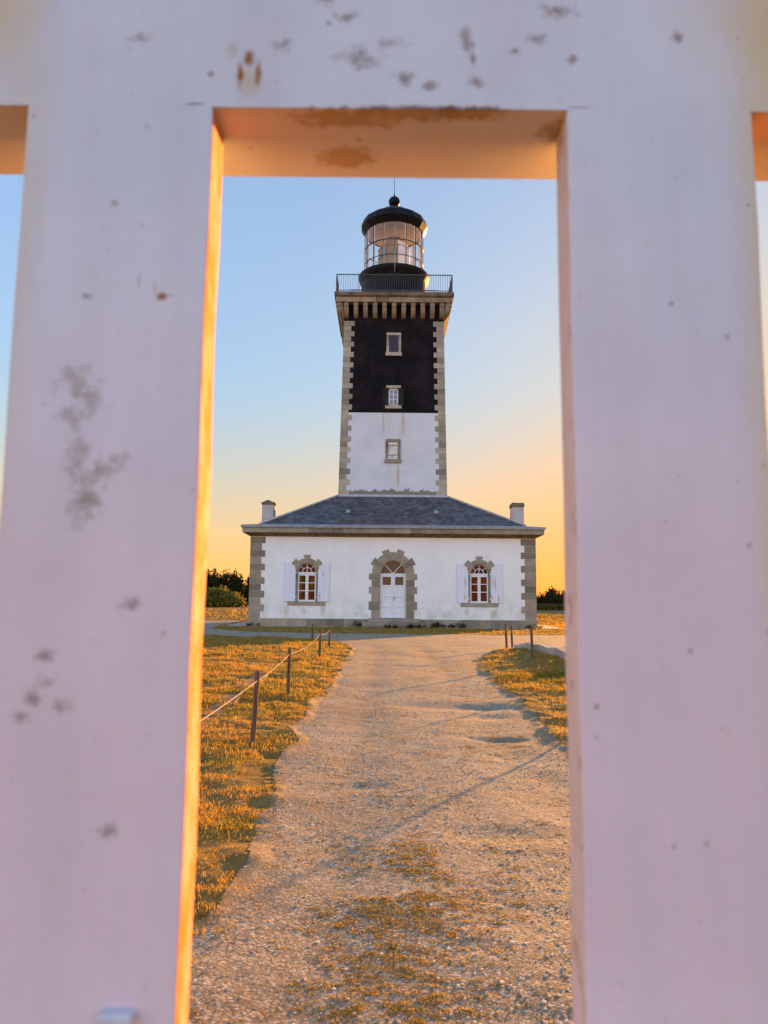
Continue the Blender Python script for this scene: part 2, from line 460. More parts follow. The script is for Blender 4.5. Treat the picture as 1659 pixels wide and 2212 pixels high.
def slate():
    t = NT("slate_roof")
    uv = t.n.new('ShaderNodeUVMap')
    b = t.n.new('ShaderNodeTexBrick')
    b.offset = 0.5
    for k, v in [('Scale', 1.0), ('Mortar Size', 0.012), ('Mortar Smooth', 0.1), ('Bias', -0.1), ('Brick Width', 0.21), ('Row Height', 0.115)]:
        b.inputs[k].default_value = v
    b.inputs['Color1'].default_value = (0.055, 0.052, 0.056, 1)
    b.inputs['Color2'].default_value = (0.17, 0.158, 0.16, 1)
    b.inputs['Mortar'].default_value = (0.012, 0.012, 0.013, 1)
    t.l.new(uv.outputs[0], b.inputs['Vector'])
    n1 = t.ramp(t.noise(1.6, 6), 0.3, 0.7, 0.7, 1.25)
    sc = t.n.new('ShaderNodeVectorMath'); sc.operation = 'SCALE'
    t.l.new(b.outputs['Color'], sc.inputs[0]); t.l.new(n1, sc.inputs['Scale'])
    col = t.mix(t.math('MULTIPLY', t.ramp(t.noise(5, 6, 0.7), 0.55, 0.75), 0.25), sc.outputs[0], (0.22, 0.19, 0.13))
    # each course laps over the one below
    sx = t.n.new('ShaderNodeSeparateXYZ'); t.l.new(uv.outputs[0], sx.inputs[0])
    saw = t.math('FRACT', t.math('DIVIDE', sx.outputs[1], 0.115))
    h = t.math('ADD', t.math('MULTIPLY', saw, -1.0), t.math('MULTIPLY', b.outputs['Fac'], -0.6))
    h = t.math('ADD', h, t.math('MULTIPLY', t.noise(9, 4), 0.5))
    nrm = t.bump(h, 0.6, 0.012)
    return t.done(t.bsdf(col, 0.55, nrm, 0.3))
M['slate'] = slate()

M['zinc'] = simple("grey_zinc", (0.22, 0.225, 0.24), (0.31, 0.315, 0.33), 3, 0.5, 0.5, 0.1, 30)
M['lead'] = simple("pale_mortar_and_lead", (0.38, 0.37, 0.36), (0.50, 0.49, 0.47), 5, 0.7, 0.3, 0.3, 30)
M['white_wood'] = simple("white_painted_wood", (0.76, 0.77, 0.79), (0.82, 0.83, 0.84), 5, 0.45, 0.4, 0.08, 60)
M['black_metal'] = simple("black_painted_iron", (0.004, 0.004, 0.005), (0.012, 0.010, 0.010), 3, 0.5, 0.15, 0.15, 25)
M['grey_metal'] = simple("galvanised_rail", (0.035, 0.035, 0.042), (0.07, 0.07, 0.08), 20, 0.5, 0.5, 0.1, 80)
M['cream'] = simple("cream_painted_metal", (0.76, 0.72, 0.70), (0.84, 0.80, 0.78), 4, 0.6, 0.3, 0.1, 30)
M['dark_shutter'] = simple("dark_blue_grey_wood", (0.035, 0.035, 0.055), (0.06, 0.058, 0.08), 12, 0.6, 0.3, 0.3, 60)
M['black_shutter'] = simple("black_wood", (0.010, 0.008, 0.008), (0.035, 0.028, 0.025), 30, 0.7, 0.2, 0.4, 60)
M['rusty_iron'] = simple("rusty_iron", (0.30, 0.14, 0.05), (0.42, 0.26, 0.13), 30, 0.8, 0.2, 0.4, 80)
M['dark_brown'] = simple("brown_moulding", (0.16, 0.09, 0.04), (0.26, 0.17, 0.09), 4, 0.85, 0.15, 0.3, 30)

def shutter_paint():
    t = NT("pale_shutter_paint")
    wv = t.noise(24, 3, 0.5, stretch=(1, 1, 0.03))
    col = t.mix(t.ramp(wv, 0.35, 0.7), (0.73, 0.76, 0.84), (0.80, 0.82, 0.88))
    for x, z0, rz in [(4.02, 2.25, 0.45), (4.0, 1.5, 0.2), (5.38, 2.3, 0.45), (5.5, 2.2, 0.5), (5.33, 1.5, 0.3), (5.66, 1.45, 0.3), (-3.12, 1.5, 0.35), (-2.98, 2.6, 0.2)]:
        col = t.stain(col, (0.46, 0.30, 0.14), (x, 38, z0), (0.05, 1, rz), 0.8, 12, 0.5, 0.8, (2, 1, 0.2))
    return t.done(t.bsdf(col, 0.5, t.bump(wv, 0.2, 0.006), 0.35))
M['shutter'] = shutter_paint()

def rusty_board():
    t = NT("rust_stained_white_boards")
    col = t.mix(t.ramp(t.noise(20, 4, 0.6, stretch=(1, 1, 0.12)), 0.45, 0.7), (0.72, 0.72, 0.72), (0.62, 0.55, 0.45))
    col = t.stain(col, (0.52, 0.32, 0.12), (0.26, 41.6, 9.7), (0.13, 1, 0.28), 0.7, 12, 0.5, 0.8, (1, 1, 0.25))
    col = t.stain(col, (0.52, 0.32, 0.12), (0.40, 41.6, 9.2), (0.12, 1, 0.12), 0.6, 12, 0.5, 0.8, (1, 1, 0.25))
    return t.done(t.bsdf(col, 0.6, None, 0.3))
M['rusty_board'] = rusty_board()

def pane_mat(name, c1, c2, spec=0.5):
    t = NT(name)
    col = t.mix(t.ramp(t.noise(3.2, 3, 0.5, stretch=(1.5, 1, 0.5)), 0.4, 0.65), c1, c2)
    return t.done(t.bsdf(col, 0.04, t.bump(t.noise(2.5, 2), 0.04, 0.02), spec))
M['pane'] = pane_mat("dark_window_pane", (0.07, 0.010, 0.003), (0.17, 0.035, 0.007), 0.12)  # reddish glow of the reflected sky is put into the pane colour
M['curtain_pane'] = pane_mat("pane_with_curtain", (0.03, 0.006, 0.002), (0.16, 0.06, 0.012), 0.12)
M['sky_pane'] = pane_mat("painted_reflection_pane", (0.09, 0.06, 0.04), (0.12, 0.08, 0.05), 0.25)  # brown sky reflection is put into the base colour
M['grey_pane'] = pane_mat("greyish_pane", (0.16, 0.18, 0.22), (0.24, 0.26, 0.30), 0.6)

def thin_glass():
    t = NT("lantern_glass")
    tr = t.n.new('ShaderNodeBsdfTransparent'); tr.inputs[0].default_value = (0.95, 0.97, 0.97, 1)
    gl = t.n.new('ShaderNodeBsdfGlossy'); gl.inputs['Roughness'].default_value = 0.03
    lw = t.n.new('ShaderNodeLayerWeight'); lw.inputs[0].default_value = 0.5
    fr = t.math('MULTIPLY', t.math('ADD', t.math('POWER', lw.outputs['Facing'], 4.0), 0.06), 0.6).node
    mx = t.n.new('ShaderNodeMixShader')
    t.l.new(fr.outputs[0], mx.inputs[0]); t.l.new(tr.outputs[0], mx.inputs[1]); t.l.new(gl.outputs[0], mx.inputs[2])
    return t.done(mx.outputs[0])
M['glass'] = thin_glass()

def lens_glass():
    t = NT("ribbed_lens_glass")
    tr = t.n.new('ShaderNodeBsdfTransparent'); tr.inputs[0].default_value = (0.72, 0.74, 0.66, 1)
    col = t.mix(t.ramp(t.noise(1.6, 3), 0.42, 0.62), (0.30, 0.33, 0.26), (0.62, 0.36, 0.12))
    p = t.bsdf(col, 0.12, None, 0.9)
    mx = t.n.new('ShaderNodeMixShader'); mx.inputs[0].default_value = 0.8
    t.l.new(tr.outputs[0], mx.inputs[1]); t.l.new(p, mx.inputs[2])
    return t.done(mx.outputs[0])
M['lens'] = lens_glass()

def foliage(name, c1, c2, c3, trans=0.45, scale=0.7):
    t = NT(name)
    col = t.mix(t.ramp(t.noise(scale, 4), 0.38, 0.62), c1, c2)
    col = t.mix(t.ramp(t.geo.outputs['Random Per Island'], 0.55, 1.0), col, c3)
    d = t.n.new('ShaderNodeBsdfDiffuse'); t.put(d.inputs[0], col)
    tr = t.n.new('ShaderNodeBsdfTranslucent'); t.put(tr.inputs[0], col)
    mx = t.n.new('ShaderNodeMixShader'); mx.inputs[0].default_value = trans
    t.l.new(d.outputs[0], mx.inputs[1]); t.l.new(tr.outputs[0], mx.inputs[2])
    return t.done(mx.outputs[0])
M['grass'] = foliage("golden_grass", (0.42, 0.245, 0.055), (0.21, 0.185, 0.03), (0.50, 0.32, 0.09), 0.5, 1.1)
M['weed'] = foliage("dry_path_weeds", (0.38, 0.25, 0.055), (0.28, 0.22, 0.05), (0.48, 0.32, 0.09), 0.5, 9)
M['dark_leaf'] = foliage("dark_shrub_leaves", (0.035, 0.035, 0.012), (0.05, 0.055, 0.015), (0.08, 0.06, 0.02), 0.35)
M['light_leaf'] = foliage("light_shrub_leaves", (0.17, 0.18, 0.04), (0.22, 0.20, 0.05), (0.30, 0.22, 0.05), 0.45)
M['fern'] = foliage("dry_bracken", (0.13, 0.10, 0.03), (0.10, 0.10, 0.03), (0.17, 0.12, 0.04), 0.4)
M['red_weed'] = foliage("reddish_weed_leaves", (0.05, 0.028, 0.012), (0.06, 0.05, 0.015), (0.10, 0.04, 0.015), 0.35, 4)
M['yellow_weed'] = foliage("yellow_weed_leaves", (0.30, 0.22, 0.05), (0.22, 0.20, 0.05), (0.40, 0.30, 0.08), 0.45, 4)
M['bark'] = simple("bark", (0.05, 0.035, 0.022), (0.09, 0.065, 0.04), 8, 0.9, 0.1, 0.5, 30)

def stake_wood():
    t = NT("weathered_stake_wood")
    g = t.noise(60, 5, 0.6, stretch=(1, 1, 0.06))
    col = t.mix(t.ramp(g, 0.35, 0.7), (0.085, 0.05, 0.03), (0.19, 0.12, 0.075))
    return t.done(t.bsdf(col, 0.85, t.bump(g, 0.6, 0.004), 0.15))
M['stake'] = stake_wood()
M['rope'] = simple("pale_rope", (0.36, 0.29, 0.19), (0.48, 0.40, 0.28), 60, 0.9, 0.1, 0.5, 300, 0.002)
M['peg'] = simple("white_peg", (0.55, 0.54, 0.58), (0.6, 0.6, 0.63), 60, 0.6, 0.3, 0.1, 100)

def gravel():
    t = NT("gravel")
    col = t.mix(t.ramp(t.noise(1.1, 6, 0.6), 0.35, 0.65), (0.205, 0.16, 0.098), (0.30, 0.24, 0.152))
    col = t.mix(t.math('MULTIPLY', t.ramp(t.noise(3.2, 5, 0.6), 0.5, 0.7), 0.5), col, (0.25, 0.205, 0.15))
    cell = t.voronoi(110, out='Color')
    sp = t.n.new('ShaderNodeSeparateColor'); t.l.new(cell, sp.inputs[0])
    col = t.mix(t.ramp(sp.outputs[0], 0.55, 1.0, 0, 0.75, False), col, (0.58, 0.49, 0.37))
    col = t.mix(t.ramp(sp.outputs[1], 0.66, 1.0, 0, 0.85, False), col, (0.11, 0.09, 0.07))
    grass = t.math('MULTIPLY', t.ramp(t.noise(2.0, 6, 0.7), 0.56, 0.68), 0.35)
    col = t.mix(grass, col, (0.24, 0.15, 0.06))
    at = t.n.new('ShaderNodeAttribute'); at.attribute_name = 'margin'
    mg = t.math('ADD', at.outputs['Fac'], t.math('MULTIPLY', t.math('SUBTRACT', t.noise(9, 5, 0.65), 0.5), 0.22))
    col = t.mix(t.ramp(mg, 0.14, -0.02, 0, 0.6), col, (0.20, 0.13, 0.055))     # earthy margins by the turf
    h = t.math('ADD', t.math('MULTIPLY', t.voronoi(90), -0.7), t.math('MULTIPLY', t.noise(120, 4, 0.7), 0.7))
    h = t.math('ADD', h, t.noise(14, 5, 0.6))
    # compacted wheel tracks with faint tread ribs
    xx = t.xyz()[0]
    wob = t.math('MULTIPLY', t.math('SUBTRACT', t.noise(0.6, 2), 0.5), 0.25)
    for xc in (-0.30, 0.95):
        dd = t.math('ABSOLUTE', t.math('SUBTRACT', t.math('ADD', xx, wob), xc))
        tr = t.math('MULTIPLY', t.ramp(dd, 0.17, 0.10), t.ramp(t.noise(0.9, 4), 0.45, 0.66))
        col = t.mix(t.math('MULTIPLY', tr, 0.7), col, (0.20, 0.145, 0.085))
        rib = t.math('MULTIPLY', t.math('SINE', t.math('MULTIPLY', xx, 230.0)), 0.14)
        keep = t.math('SUBTRACT', 1.0, t.math('MULTIPLY', tr, 0.6))
        h = t.math('ADD', t.math('MULTIPLY', h, keep), t.math('MULTIPLY', rib, tr))
    nrm = t.bump(h, 0.42, 0.007)
    return t.done(t.bsdf(col, 0.92, nrm, 0.1))
M['gravel'] = gravel()
M['pebble'] = simple("pebbles", (0.32, 0.26, 0.18), (0.58, 0.50, 0.38), 30, 0.8, 0.25, 0.2, 200, 0.002, island=0.4)

def soil():
    t = NT("grassy_soil")
    col = t.mix(t.ramp(t.noise(0.5, 6, 0.65), 0.35, 0.65), (0.21, 0.13, 0.04), (0.14, 0.115, 0.03))
    col = t.mix(t.ramp(t.noise(5, 5, 0.6), 0.4, 0.7), col, (0.28, 0.18, 0.065))
    h = t.math('ADD', t.noise(18, 7, 0.7), t.noise(3, 4))
    return t.done(t.bsdf(col, 0.95, t.bump(h, 0.6, 0.03), 0.05))
M['soil'] = soil()

# ------------------------------------------------------------------ ground
class VNoise:
    def __init__(self, seed):
        self.t = np.random.default_rng(seed).random((256, 256))
    def __call__(self, x, y):
        xi, yi = np.floor(x).astype(int), np.floor(y).astype(int)
        fx, fy = x - xi, y - yi
        fx = fx * fx * (3 - 2 * fx); fy = fy * fy * (3 - 2 * fy)
        g = lambda a, b: self.t[a & 255, b & 255]
        return (g(xi, yi) * (1 - fx) + g(xi + 1, yi) * fx) * (1 - fy) + (g(xi, yi + 1) * (1 - fx) + g(xi + 1, yi + 1) * fx) * fy - 0.5
NA, NB, NC, ND = VNoise(1), VNoise(2), VNoise(3), VNoise(4)
def fbm(nz, x, y, octs=4):
    s, a = 0, 1.0
    for i in range(octs):
        s = s + a * nz(x * 2 ** i + 17 * i, y * 2 ** i + 31 * i); a *= 0.5
    return s
def sstep(x, a, b):
    t = np.clip((x - a) / (b - a), 0, 1); return t * t * (3 - 2 * t)

LY = [-6, 1.5, 2.2, 2.6, 3.2, 3.9, 4.5, 5.1, 6.3, 7.8, 9.2, 11, 16.4, 17.8, 19.3, 20.6, 22]
LX = [-2.0, -1.2, -.75, -.58, -.54, -.57, -.60, -.64, -.71, -.74, -.68, -.66, -.70, -.74, -.8, -1.0, -2.0]
RY = [-6, 3, 5.9, 6.8, 7.7, 8.6, 9.9, 14.2, 15.6, 17, 19]
RX = [1.2, 1.25, 1.34, 1.39, 1.46, 1.54, 1.50, 1.72, 1.95, 2.4, 3.2]
def path_signed(x, y):
    """positive inside the gravel"""
    e = 0.10 * fbm(NA, x * 1.7, y * 1.7, 4)
    p = np.minimum(x - np.interp(y, LY, LX), np.interp(y, RY, RX) - x)
    p = np.where((y < 21.5) & (y > -6), p, -9)
    yn = np.interp(x, [-30, -6, -2.6, -1.3, -0.9, 1.8, 2.5, 3.1, 8, 30], [29, 26, 24.2, 22.4, 20.6, 16, 18, 19.2, 19.8, 21])
    yf = np.interp(x, [-60, -9, -8.3, -7.5, -6, -3, 0, 3, 9, 30], [62, 50, 40, 34.3, 31, 29.6, 29.3, 29.2, 29.5, 30])
    q = np.minimum(y - yn, yf - y) * 0.7
    return np.maximum(p, q) + e * np.where(y > 12, 2.0, 1.0)

POT = [(0.75, 8.12, .70, .24, .045), (1.25, 8.1, .30, .16, .018), (0.9, 6.08, .20, .10, .040), (0.1, 16.5, .5, .6, .03), (1.2, 17.6, .5, .6, .03), (2.1, 20.5, .8, .6, .03),
       (0.95, 7.35, .34, .18, .016), (-0.1, 4.5, .12, .1, .015), (0.3, 13.4, .5, .3, .02), (-0.2, 10.0, .3, .2, .015), (0.55, 3.55, .2, .12, .015)]
def height(x, y, fine=True):
    s = path_signed(x, y)
    ins = sstep(s, -0.02, 0.10)
    z = 0.85 * sstep(y, 44, 76)
    z = z + 0.10 * np.clip((np.abs(x) - 40) / 200, 0, 4) * 0
    lawn = 0.018 + 0.035 * fbm(NB, x * 1.6, y * 1.6, 3) + 0.035 * fbm(NC, x * 5.5, y * 5.5, 2)
    lawn = lawn * np.where(y > 28, 0.5, 1.0)
    # shoulder on the right, sloping down to the path
    sh = 0.12 * sstep(x, 1.75, 3.1) * sstep(y, 10.8, 12.5) * (1 - sstep(y, 16.5, 18.6))
    pz = 0.012 * fbm(NC, x * 0.9, y * 0.7, 3) - 0.014 * (np.exp(-((x + .18) / .22) ** 2) + np.exp(-((x - .95) / .26) ** 2)) * (y < 20)
    for (px, py, rx, ry, d) in POT:
        r2 = ((x - px) / rx) ** 2 + ((y - py) / ry) ** 2
        pz = pz - .75 * d * np.exp(-r2 ** 1.2)
    if fine:
        pz = pz + 0.006 * fbm(ND, x * 5, y * 5, 3) + 0.0022 * fbm(NA, x * 34, y * 34, 2)
    return z + lawn * (1 - ins) + pz * ins + sh

def axis(parts):
    out = [parts[0][0]]
    for a, b, d0, d1 in parts:
        n = max(2, int(round((b - a) / (0.5 * (d0 + d1)))))
        t = np.linspace(0, 1, n + 1)[1:]
        g = (d0 * t + (d1 - d0) * t * t / 2); out += list(a + (b - a) * g / g[-1])
    return np.array(out)
XS = axis([(-600, -60, 90, 20), (-60, -12, 5, 1.2), (-12, -3.5, .5, .08), (-3.5, -1.0, .05, .018), (-1.0, 1.8, .016, .016), (1.8, 4.0, .018, .06), (4.0, 12, .08, .5), (12, 60, 1.2, 5), (60, 600, 20, 90)])
YS = axis([(-300, -8, 60, 2), (-8, 1.2, 1.0, .06), (1.2, 4.5, .014, .018), (4.5, 12, .018, .06), (12, 32, .06, .2), (32, 60, .3, 1.2), (60, 120, 1.5, 8), (120, 1400, 30, 200)])
GX, GY = np.meshgrid(XS, YS)
def grid_mesh(name, z, keep, mat):
    ny, nx = GX.shape
    idx = np.arange(ny * nx).reshape(ny, nx)
    q = np.stack([idx[:-1, :-1], idx[:-1, 1:], idx[1:, 1:], idx[1:, :-1]], -1).reshape(-1, 4)
    q = q[keep.reshape(-1)]
    used = np.unique(q)
    remap = np.zeros(ny * nx, int); remap[used] = np.arange(len(used))
    co = np.stack([GX, GY, z], -1).reshape(-1, 3)[used].astype(np.float32)
    o = fast_mesh(name, co, remap[q], mat, True)
    at = o.data.attributes.new('margin', 'FLOAT', 'POINT')
    at.data.foreach_set('value', SG.reshape(-1)[used].astype(np.float32))
    return o
def fast_mesh(name, co, faces, mat, smooth=False):
    """faces: (n,k) array of equal sized polygons"""
    me = bpy.data.meshes.new(name)
    n, k = faces.shape
    me.vertices.add(len(co)); me.vertices.foreach_set('co', np.ascontiguousarray(co, np.float32).ravel())
    me.loops.add(n * k); me.loops.foreach_set('vertex_index', faces.astype(np.int32).ravel())
    me.polygons.add(n)
    me.polygons.foreach_set('loop_start', np.arange(0, n * k, k, dtype=np.int32))
    me.polygons.foreach_set('loop_total', np.full(n, k, np.int32))
    me.polygons.foreach_set('use_smooth', np.full(n, smooth))
    me.update(calc_edges=True)
    me.materials.append(mat)
    o = bpy.data.objects.new(name, me); C.objects.link(o)
    return o
CXX = 0.25 * (GX[:-1, :-1] + GX[1:, :-1] + GX[:-1, 1:] + GX[1:, 1:]); CYY = 0.25 * (GY[:-1, :-1] + GY[1:, :-1] + GY[:-1, 1:] + GY[1:, 1:])
HZ = height(GX, GY)
SG = path_signed(GX, GY)
inside = path_signed(CXX, CYY) > 0
tag(grid_mesh("ground", HZ - 0.03 * sstep(SG, 0.03, 0.15), np.ones(CXX.shape, bool), M['soil']), kind='structure')
tag(grid_mesh("gravel_path", HZ + 0.004, inside, M['gravel']), kind='structure')

def apron():
    mb = MB()
    cx = 0.465
    x0, x1, y0, y1 = cx - 7.1, cx + 7.1, 37.95, 51.0
    X0, X1, Y0, Y1 = cx - 8.3, cx + 8.5, 37.62, 52.0
    zt = 0.045
    mb.add([(X0, Y0, zt), (X1, Y0, zt), (X1, Y1, zt + .1), (X0, Y1, zt + .1), (X0, Y0, -.1), (X1, Y0, -.1), (X1, Y1, -.1), (X0, Y1, -.1)],
           [(0, 1, 2, 3), (0, 4, 5, 1), (1, 5, 6, 2), (2, 6, 7, 3), (3, 7, 4, 0)])
    return tag(mb.build("pavement", M['concrete']), kind='structure')
apron()

# ------------------------------------------------------------------ lighthouse
CX, FY = 0.465, 38.0
CY = 44.5
LH = empty("lighthouse", (CX, CY, 0), "square black and white lighthouse tower rising from a white keeper's house", "lighthouse")
HW, BY = 7.05, 51.0

def front_wall():
    bm = bmesh.new()
    def loop(pts):
        vs = [bm.verts.new((x, FY, z)) for x, z in pts]
        return [bm.edges.new((vs[i], vs[(i + 1) % len(vs)])) for i in range(len(vs))]
    es = loop([(CX - HW, 0.0), (CX + HW, 0.0), (CX + HW, 4.5), (CX - HW, 4.5)])
    for c in (-3.77, 4.725): es += loop(arch_poly(c, 0.50, 1.20, 2.68))
    es += loop(arch_poly(0.475, 0.69, 0.40, 2.65))
    bmesh.ops.triangle_fill(bm, edges=es, use_beauty=True)
    vs = [tuple(v.co) for v in bm.verts]
    bm.verts.index_update()
    fs = [[v.index for v in f.verts] for f in bm.faces]
    bm.free()
    b = len(vs)
    vs += [(CX - HW, FY, 0), (CX + HW, FY, 0), (CX + HW, BY, 0), (CX - HW, BY, 0), (CX - HW, FY, 4.5), (CX + HW, FY, 4.5), (CX + HW, BY, 4.5), (CX - HW, BY, 4.5)]
    fs += [[b + i for i in f] for f in [(1, 2, 6, 5), (2, 3, 7, 6), (3, 0, 4, 7), (4, 5, 6, 7)]]
    return mesh_obj("house_wall", vs, fs, M['house_wall'], LH)
front_wall()

def plinth():
    mb = MB()
    x = CX - HW - 0.06
    edges = [-6.645, -5.5, -4.6, -3.7, -2.75, -1.9, -1.05]
    g = 0.008
    for a, b in zip(edges[:-1], edges[1:]): mb.box(a + g, b - g, FY - 0.06, FY + 0.25, -0.1, 0.42)
    edges = [2.05, 2.35, 2.95, 3.85, 4.7, 5.3, 6.2, 6.7, 7.575]
    for a, b in zip(edges[:-1], edges[1:]): mb.box(a + g, b - g, FY - 0.06, FY + 0.25, -0.1, 0.42)
    mb.box(-1.05, 2.05, FY - 0.03, FY + 0.2, -0.1, 0.40)
    for s in (-1, 1):
        xx = CX + s * (HW + 0.03)
        for k in range(12):
            mb.box(xx - .03, xx + .03, FY + 0.3 + k * 1.05, FY + 1.33 + k * 1.05, -0.1, 0.42)
    # mortar behind the joints
    mb.box(-6.60, 7.53, FY - 0.045, FY + 0.2, -0.1, 0.415)
    mb.build("plinth", M['granite'], LH, bevel=0.012)
plinth()

def house_quoins():
    for s in (-1, 1):
        for back in (0, 1):
            mb = MB()
            n = 12
            for k in range(n):
                z0, z1 = 0.425 + (4.42 - 0.425) * k / n, 0.425 + (4.42 - 0.425) * (k + 1) / n
                lng = (k % 2 == 1)
                w, d = (0.75, 0.56) if lng else (0.57, 0.75)
                xo = CX + s * (HW + 0.018)
                xi = xo - s * w
                yo = FY - 0.018 if not back else BY + 0.018
                yi = yo + (d if not back else -d)
                mb.box(min(xo, xi), max(xo, xi), min(yo, yi), max(yo, yi), z0 + .004, z1 - .004)
            mb.build("quoins", M['granite'], LH, bevel=0.012)
house_quoins()

def cornice():
    mb = MB()
    y0, y1 = FY, BY
    # bed moulding (browner underside)
    mb.frustum(CX, (y0 + y1) / 2, HW + 0.03, HW + 0.12, 4.44, 4.50, (y1 - y0) / 2 + 0.03, (y1 - y0) / 2 + 0.12)
    mb.frustum(CX, (y0 + y1) / 2, HW + 0.12, HW + 0.30, 4.50, 4.60, (y1 - y0) / 2 + 0.12, (y1 - y0) / 2 + 0.30)
    mb.build("bed_moulding", M['dark_brown'], LH)
    mb = MB()
    hx, hy = HW + 0.38, (y1 - y0) / 2 + 0.38
    cy = (y0 + y1) / 2
    cuts = [-hx, -6.35, -5.23, -4.14, -3.05, -2.45, -1.6, -0.5, 0.1, 0.85, 1.6, 2.3, 3.0, 3.95, 4.7, 5.45, 6.2, hx]
    for a, b in zip(cuts[:-1], cuts[1:]):
        mb.box(CX + a + .006, CX + b - .006, cy - hy, cy - hy + 0.5, 4.602, 4.84)
    mb.box(CX - hx, CX + hx, cy + hy - 0.5, cy + hy, 4.602, 4.84)
    for s in (-1, 1):
        xa, xb = sorted((CX + s * hx, CX + s * (hx - 0.5)))
        for k in range(11): mb.box(xa, xb, cy - hy + 0.52 + k * 1.18, cy - hy + 1.68 + k * 1.18, 4.602, 4.84)
    mb.box(CX - hx + .01, CX + hx - .01, cy - hy + .01, cy - hy + 0.4, 4.606, 4.835)
    mb.build("cornice", M['granite'], LH, bevel=0.012)
    # zinc gutter: upstand and the sloping lining behind it
    mb = MB()
    gx, gy = hx + 0.06, hy + 0.06
    mb.frustum(CX, cy, gx, gx, 4.843, 4.975, gy, gy)
    mb.frustum(CX, cy, gx - 0.04, 6.72, 4.976, 5.10, gy - 0.04, 6.14)
    mb.build("gutter", M['zinc'], LH, bevel=0.01)
cornice()

def roof():
    h0, d0, z0 = 6.70, 6.12, 5.09
    h1, d1, z1 = 3.0, 2.98, 7.0
    P = [(CX - h0, CY - d0, z0), (CX + h0, CY - d0, z0), (CX + h0, CY + d0, z0), (CX - h0, CY + d0, z0)]
    Q = [(CX - h1, CY - d1, z1), (CX + h1, CY - d1, z1), (CX + h1, CY + d1, z1), (CX - h1, CY + d1, z1)]
    me_faces = [(0, 1, 5, 4), (1, 2, 6, 5), (2, 3, 7, 6), (3, 0, 4, 7)]
    o0 = root_loc(LH)
    me = bpy.data.meshes.new("roof")
    vs = [Vector(v) - o0 for v in P + Q]
    me.from_pydata(vs, [], me_faces)
    uv = me.uv_layers.new(name="UVMap")
    for pi, poly in enumerate(me.polygons):
        a, b = vs[me_faces[pi][0]], vs[me_faces[pi][1]]
        ex = (b - a).normalized(); ny = ((vs[me_faces[pi][3]] - a) - ex * (vs[me_faces[pi][3]] - a).dot(ex)).normalized()
        for li in poly.loop_indices:
            v = vs[me.loops[li].vertex_index] - a
            uv.data[li].uv = (v.dot(ex) + pi * 3.1, v.dot(ny))
    me.materials.append(M['slate'])
    ro = bpy.data.objects.new("roof", me); C.objects.link(ro); ro.parent = LH
    for i in range(4):
        MB().tube([Vector(P[i]) + Vector((0, 0, .02)), Vector(Q[i]) + Vector((0, 0, .02))], 0.055, 8).build("hip_ridge", M['lead'], ro, True)
    mb = MB()
    mb.frustum(CX, CY, 3.05, 2.985, 6.96, 7.10, 3.03, 2.985)
    mb.build("flashing", M['lead'], ro)
    # two small round roof vents
    for x, y in ((-1.86, 39.75), (2.72, 39.75)):
        z = z0 + (y - (CY - d0)) / (d0 - d1) * (z1 - z0)
        mb = MB()
        mb.lathe(x, y, [(0.13, z - .06), (0.125, z + .04), (0.09, z + .09), (0.04, z + .115), (0.001, z + .12)], 16)
        mb.box(x - .26, x + .26, y - .22, y - .02, z - .10, z - .085)
        mb.build("roof_vent", M['zinc'], ro, True)
roof()

for cx0, dome in ((-6.26, True), (7.225, False)):
    mb = MB().box(cx0 - .315, cx0 + .315, 41.1, 41.9, 4.9, 6.45)
    ch = mb.build("chimney", M['render'], LH, bevel=0.02)
    mb = MB().box(cx0 - .345, cx0 + .345, 41.05, 41.95, 6.45, 6.58)
    if dome:
        mb.prism([(cx0 - .27 + .54 * i / 10, 6.57 + .12 * math.sin(math.pi * i / 10)) for i in range(11)], 41.1, 41.9)
    else:
        mb.box(cx0 - .32, cx0 + .32, 41.08, 41.92, 6.58, 6.66)
    mb.build("chimney_cap", M['granite_dark'], ch, bevel=0.01)

